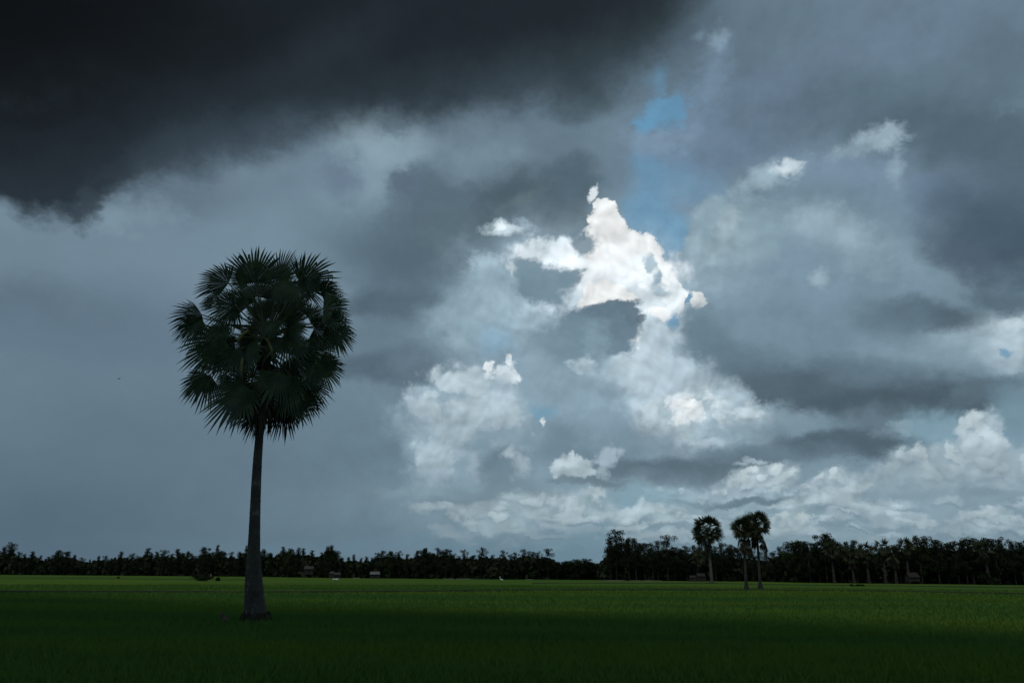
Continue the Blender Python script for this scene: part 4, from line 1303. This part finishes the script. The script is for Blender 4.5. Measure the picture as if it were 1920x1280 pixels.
# ================================================================== low plants, huts, birds
def shrub(name, p, w, h, seed, label, cat='shrub', group=None, mat=None):
    r = random.Random(seed)
    o = empty(name, p)
    m = MB(); t = MB()
    for k in range(15):
        a = r.uniform(0, math.tau); rr = w / 2 * r.random()
        tip = Vector((math.cos(a) * rr, math.sin(a) * rr * .7, h * r.uniform(.35, 1.0) * (1 - .4 * rr / (w / 2))))
        t.tube([(tip.x * .2, tip.y * .2, -.1), tip * .6, tip], [.04, .025, .01], 4, r=r)
        for i in range(70):
            v = Vector((r.gauss(0, 1), r.gauss(0, 1), r.gauss(0, 1))).normalized() * r.random() ** .5
            q = Vector((tip.x + v.x * w * .17, tip.y + v.y * w * .17, max(.02, tip.z * .75 + v.z * h * .3)))
            s = r.uniform(.07, .14) * max(1, w / 2.5)
            A = Vector((r.gauss(0, 1), r.gauss(0, 1), r.gauss(0, 1))).normalized(); B = A.cross(Vector((r.gauss(0, 1), r.gauss(0, 1), 1))).normalized()
            m.add([q - A * s, q + B * s * .6, q + A * s, q - B * s * .6], [(0, 1, 2, 3)])
    m.build('foliage', mat or M_tree[0], o); t.build('stems', M_bark, o)
    return tag(o, label, cat, group)

def P_at(x, y): return ground(x, y)
def mpx_at(p): return p.length / F_PX
p = P_at(380, 1088.5); k = mpx_at(p)
shrub('brush_heap', p, 30 * k, 15 * k, 1, 'wide dark brush heap on the bank left of the big palm', 'shrub')
p2 = P_at(408.5, 1088.5)
shrub('brush_tuft', p2, 6 * k, 7 * k, 2, 'small dark tuft just right of the wide brush heap', 'shrub')
m = MB()
r_ = random.Random(4)
pr_ = P_at(395, 1088)
vs = []
for i in range(5):
    for j in range(5):
        vs.append(((i - 2) * .5 * k * .9 + (j - 2) * .12 * k, r_.uniform(-.5, .5) * k, 9.2 * k + (j - 2) * .8 * k + r_.uniform(-.2, .2) * k))
m.add(vs, [(i * 5 + j, (i + 1) * 5 + j, (i + 1) * 5 + j + 1, i * 5 + j + 1) for i in range(4) for j in range(4)])
m.tube([(0, .02, -.2), (0.02, .02, 9 * k)], [.03, .02], 5)
o = m.build('rag_on_stick', material('pale_cloth', (.55, .56, .56), (.7, .7, .7), 3, 3, .9)); o.location = (pr_.x, pr_.y - .3, 0)
tag(o, 'small pale rag at the right side of the brush heap', 'rag')
p = P_at(222, 1083.8); shrub('grass_tuft', p, 3.5 * mpx_at(p), 3 * mpx_at(p), 5, 'tiny dark tuft on the far bank near the left edge', 'shrub')
for i, (x, w, lab) in enumerate(((1598, 6, 'small low dark bush on the rice left of its wider neighbour'), (1612, 13, 'wider low dark bush on the rice right of the pair of palms'))):
    p = P_at(x, 1098.3); shrub('low_bush', p, w * mpx_at(p), 3.2 * mpx_at(p), 12 + i, lab, 'shrub')
p = at(1372, wood_dist(1372) - 2); shrub('low_bush', p, 16 * mpx_at(p), 9 * mpx_at(p), 15, 'rounded dark bush at the wood edge left of the pair of palms', 'shrub')
for i, (x, w, h, lab) in enumerate(((420, 14, 5, 'low dark bush at the foot of the far wood left of the big palm trunk'), (1390, 0, 0, ''), (1850, 30, 20, 'big dark bush at the foot of the wood near the right edge'), (1080, 24, 12, 'rounded bush at the foot of the lowest stretch of wood'))):
    if w:
        p = at(x, wood_dist(x) - 1.5); shrub('low_bush', p, w * mpx_at(p), h * mpx_at(p), 30 + i, lab, 'shrub')

M_thatch = material('weathered_thatch', (0.014, 0.0137, 0.0127), (0.030, 0.0286, 0.0266), 4, 6, .95, stretch=(1, 1, 4), bump=.8)
M_wall = material('hut_boards', (0.014, 0.013, 0.012), (0.028, 0.026, 0.024), 3, 5, .9, stretch=(6, 6, .5))
M_tin = material('tin_roof', (0.07, 0.082, 0.094), (0.12, 0.132, 0.145), 1.5, 5, .5, spec=.5)
M_tin2 = material('dull_tin_roof', (0.018, 0.0195, 0.021), (0.036, 0.038, 0.040), 1.5, 5, .6)
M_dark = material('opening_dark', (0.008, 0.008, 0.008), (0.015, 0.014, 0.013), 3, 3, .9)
M_post = material('post_wood', (0.02, 0.017, 0.014), (0.04, 0.034, 0.028), 5, 5, .9)

def hut(name, x, dist, w_px, ridge_y, eave_y, base_y, roof, label, rz=0.1, seed=1, stilts=False):
    """gabled field hut; sizes from the photo at its own distance"""
    p = at(x, dist)
    k = dist / F_PX
    o = empty(name, p, rz)
    zr = onplane(x, ridge_y, p.y).z; ze = onplane(x, eave_y, p.y).z
    w = w_px * k; dpt = w * .7
    fl = ze * .35 if stilts else 0.0
    m = MB()
    th = .06
    ov = w * .08
    a = [(-w / 2 - ov, -dpt / 2 - ov, ze), (w / 2 + ov, -dpt / 2 - ov, ze), (w / 2 + ov * .6, 0, zr), (-w / 2 - ov * .6, 0, zr), (w / 2 + ov, dpt / 2 + ov, ze), (-w / 2 - ov, dpt / 2 + ov, ze)]
    b = [(q[0], q[1], q[2] - th) for q in a]
    m.add(a + b, [(0, 1, 2, 3), (3, 2, 4, 5), (7, 6, 9, 8), (8, 9, 11, 10), (0, 6, 7, 1), (1, 7, 8, 2), (2, 8, 10, 4), (4, 10, 11, 5), (5, 11, 9, 3), (3, 9, 6, 0)])
    m.build('roof', roof, o)
    m = MB()
    zw = ze - th - .01; zt = zw + (zr - ze) * .8
    m.add([(-w / 2, -dpt / 2, fl), (w / 2, -dpt / 2, fl), (w / 2, dpt / 2, fl), (-w / 2, dpt / 2, fl), (-w / 2, -dpt / 2, zw), (w / 2, -dpt / 2, zw), (w / 2, dpt / 2, zw), (-w / 2, dpt / 2, zw), (-w / 2, 0, zt), (w / 2, 0, zt)],
          [(0, 1, 5, 4), (2, 3, 7, 6), (1, 2, 6, 9, 5), (3, 0, 4, 8, 7), (3, 2, 1, 0)])
    m.build('wall', M_wall, o)
    m = MB(); m.box((-w * .12, -dpt / 2 - .03, fl), (w * .12, -dpt / 2 - .005, fl + (zw - fl) * .8)); m.build('doorway_shade', M_dark, o)  # dark panel on the wall paints the shade inside an open doorway
    m = MB()
    for sx in (-1, 1):
        for sy in (-1, 1):
            m.tube([(sx * w * .5 + sx * .04, sy * dpt * .5 + sy * .04, -.3), (sx * w * .5 + sx * .04, sy * dpt * .5 + sy * .04, zw)], [.06, .05], 6)
    m.build('posts', M_post, o)
    return tag(o, label, 'hut')
hut('thatched_hut', 579, wood_dist(579) - 3, 14, 1060.5, 1066, 1082, M_tin2, 'tall dark hut with dull grey roof right of the big palm', .15, 1, True)
hut('field_hut', 623, wood_dist(623) - 3, 7, 1070.5, 1074.5, 1082, M_tin2, 'smaller left one of the two low huts under the tallest pointed tree', -.4, 2)
hut('field_hut', 632, wood_dist(632) - 6, 11, 1072.5, 1077, 1082, M_tin2, 'lower right one of the two low huts under the tallest pointed tree', .35, 3)
hut('tin_shed', 703, wood_dist(703) - 4, 15, 1071, 1076, 1083.5, M_tin, 'small shed with bright pale tin roof at the wood edge', .2, 4)
hut('thatched_hut', 1313, wood_dist(1313) - 3, 13, 1074, 1079.5, 1090, M_thatch, 'grey thatched hut left of the lone distant palm, the larger of two', .1, 5)
hut('thatched_hut', 1298, wood_dist(1298) - 4, 9, 1078, 1082, 1090, M_thatch, 'smaller grey thatched hut left of its larger neighbour', -.2, 6)
hut('thatched_hut', 1709, wood_dist(1709) - 3, 16, 1072.5, 1081, 1094, M_thatch, 'grey thatched hut among the palms on the right', .1, 7, True)

# pale dry bank at the foot of the wood
M_pale = material('dry_earth', (0.05, 0.046, 0.036), (0.12, 0.11, 0.09), .6, 6, .95, coord='World', contrast=(.3, .6))
for i, (x0, x1) in enumerate(((663, 676), (832, 852), (856, 884), (1128, 1172), (1180, 1240), (985, 1000))):
    pts = [at(x, wood_dist(x) - 2.2) for x in np.linspace(x0, x1, 4)]
    ribbon('dry_bank', pts, .5, .16, 40 + i, mat=M_pale)

M_white = material('white_feathers', (.62, .63, .62), (.78, .78, .76), 4, 3, .8)
M_bill = material('egret_bill', (.35, .24, .05), (.45, .3, .06), 4, 3, .5)
M_leg = material('egret_legs', (.03, .03, .03), (.05, .05, .04), 4, 3, .6)
def egret(p, s, rz, label, stoop, seed):
    """white egret: long S neck, slim oval body, thin legs"""
    o = empty('egret', p, rz)
    m = MB()
    if stoop: neck = [(.10, 0, .44), (.20, 0, .50), (.27, 0, .44), (.34, 0, .34), (.38, 0, .30)]
    else: neck = [(.12, 0, .46), (.19, 0, .58), (.15, 0, .70), (.20, 0, .80), (.27, 0, .82)]
    body = [(-.30, 0, .32), (-.22, 0, .36), (-.10, 0, .41), (.02, 0, .44)]
    m.tube(body + neck, [.01, .05, .095, .09, .05, .028, .024, .03, .012], 10)
    m.build('body', M_white, o, smooth=True)
    h = neck[-1]
    m = MB(); m.tube([h, (h[0] + .10, 0, h[2] - .02)], [.012, .002], 6); m.build('bill', M_bill, o)
    for sy in (-.035, .035):
        m = MB(); m.tube([(-.03, sy, .38), (-.01, sy, .18), (-.02, sy, -.05)], [.012, .008, .007], 5); m.build('leg', M_leg, o)
    o.scale = (s, s, s)
    return tag(o, label, 'egret', 'egrets in the rice')
p = P_at(940, 1092.5); egret(p, 1.25, R(200), 'white egret standing upright in the rice before the thinning trees', False, 1)
for i, (x, s, lab) in enumerate(((626, 1.0, 'leftmost of three white egrets crouching in the rice before the huts'), (629, .9, 'middle of three white egrets crouching in the rice before the huts'), (632, 1.05, 'rightmost of three white egrets crouching in the rice before the huts'))):
    p = P_at(x, 1090.2); egret(p, s, R(20 + 150 * i), lab, True, i)

# stump beside the palm
p = ground(419, 1160)
m = MB()
kk = p.length / F_PX
m.tube([(.12, 0, -.1), (.05, 0, 1 * kk), (-.04, 0, 5 * kk), (-.13, 0, 9 * kk)], [4.2 * kk, 4.6 * kk, 3.8 * kk, 1.6 * kk], 10, wob=.22, r=random.Random(8))
m.tube([(.2, .03, -.1), (.16, .05, 3 * kk), (.14, .1, 5 * kk)], [1.6 * kk, 1.2 * kk, .6 * kk], 7, wob=.2, r=random.Random(9))
o = m.build('broken_stump', material('stump_wood', (0.05, 0.038, 0.028), (0.16, 0.125, 0.095), 7, 5, .9, bump=.8), smooth=False)
o.location = (p.x, p.y, 0)
tag(o, 'short broken brown stump leaning out of the rice beside the big palm', 'stump')
print('trees', ntree)

# a bird far up in front of the rain veil
d = ray(223, 710); c = Vector((0, 0, EYE)) + d * 110.0
m = MB()
m.tube([(-.16, 0, 0), (-.06, 0, .01), (.06, 0, .01), (.17, 0, .0)], [.008, .04, .04, .008], 8)
bo = m.build('bird', M_leg, smooth=True)
for sx in (-1, 1):
    m = MB()
    y = .05 * sx
    m.add([(.06, .02 * sx, .015), (.08, .20 * sx, .10), (.0, .44 * sx, .05), (-.03, .20 * sx, .085), (-.06, .02 * sx, .012),
           (.06, .02 * sx, .005), (.08, .20 * sx, .09), (.0, .44 * sx, .045), (-.03, .20 * sx, .075), (-.06, .02 * sx, .002)],
          [(0, 1, 3, 4), (1, 2, 3), (5, 9, 8, 6), (6, 8, 7), (0, 5, 6, 1), (1, 6, 7, 2), (2, 7, 8, 3), (3, 8, 9, 4)])
    m.build('wing', M_leg, bo)
bo.location = c; bo.rotation_euler = (.2, 0, R(60))
tag(bo, 'tiny dark bird flying in the rain veil left of the big palm', 'bird')
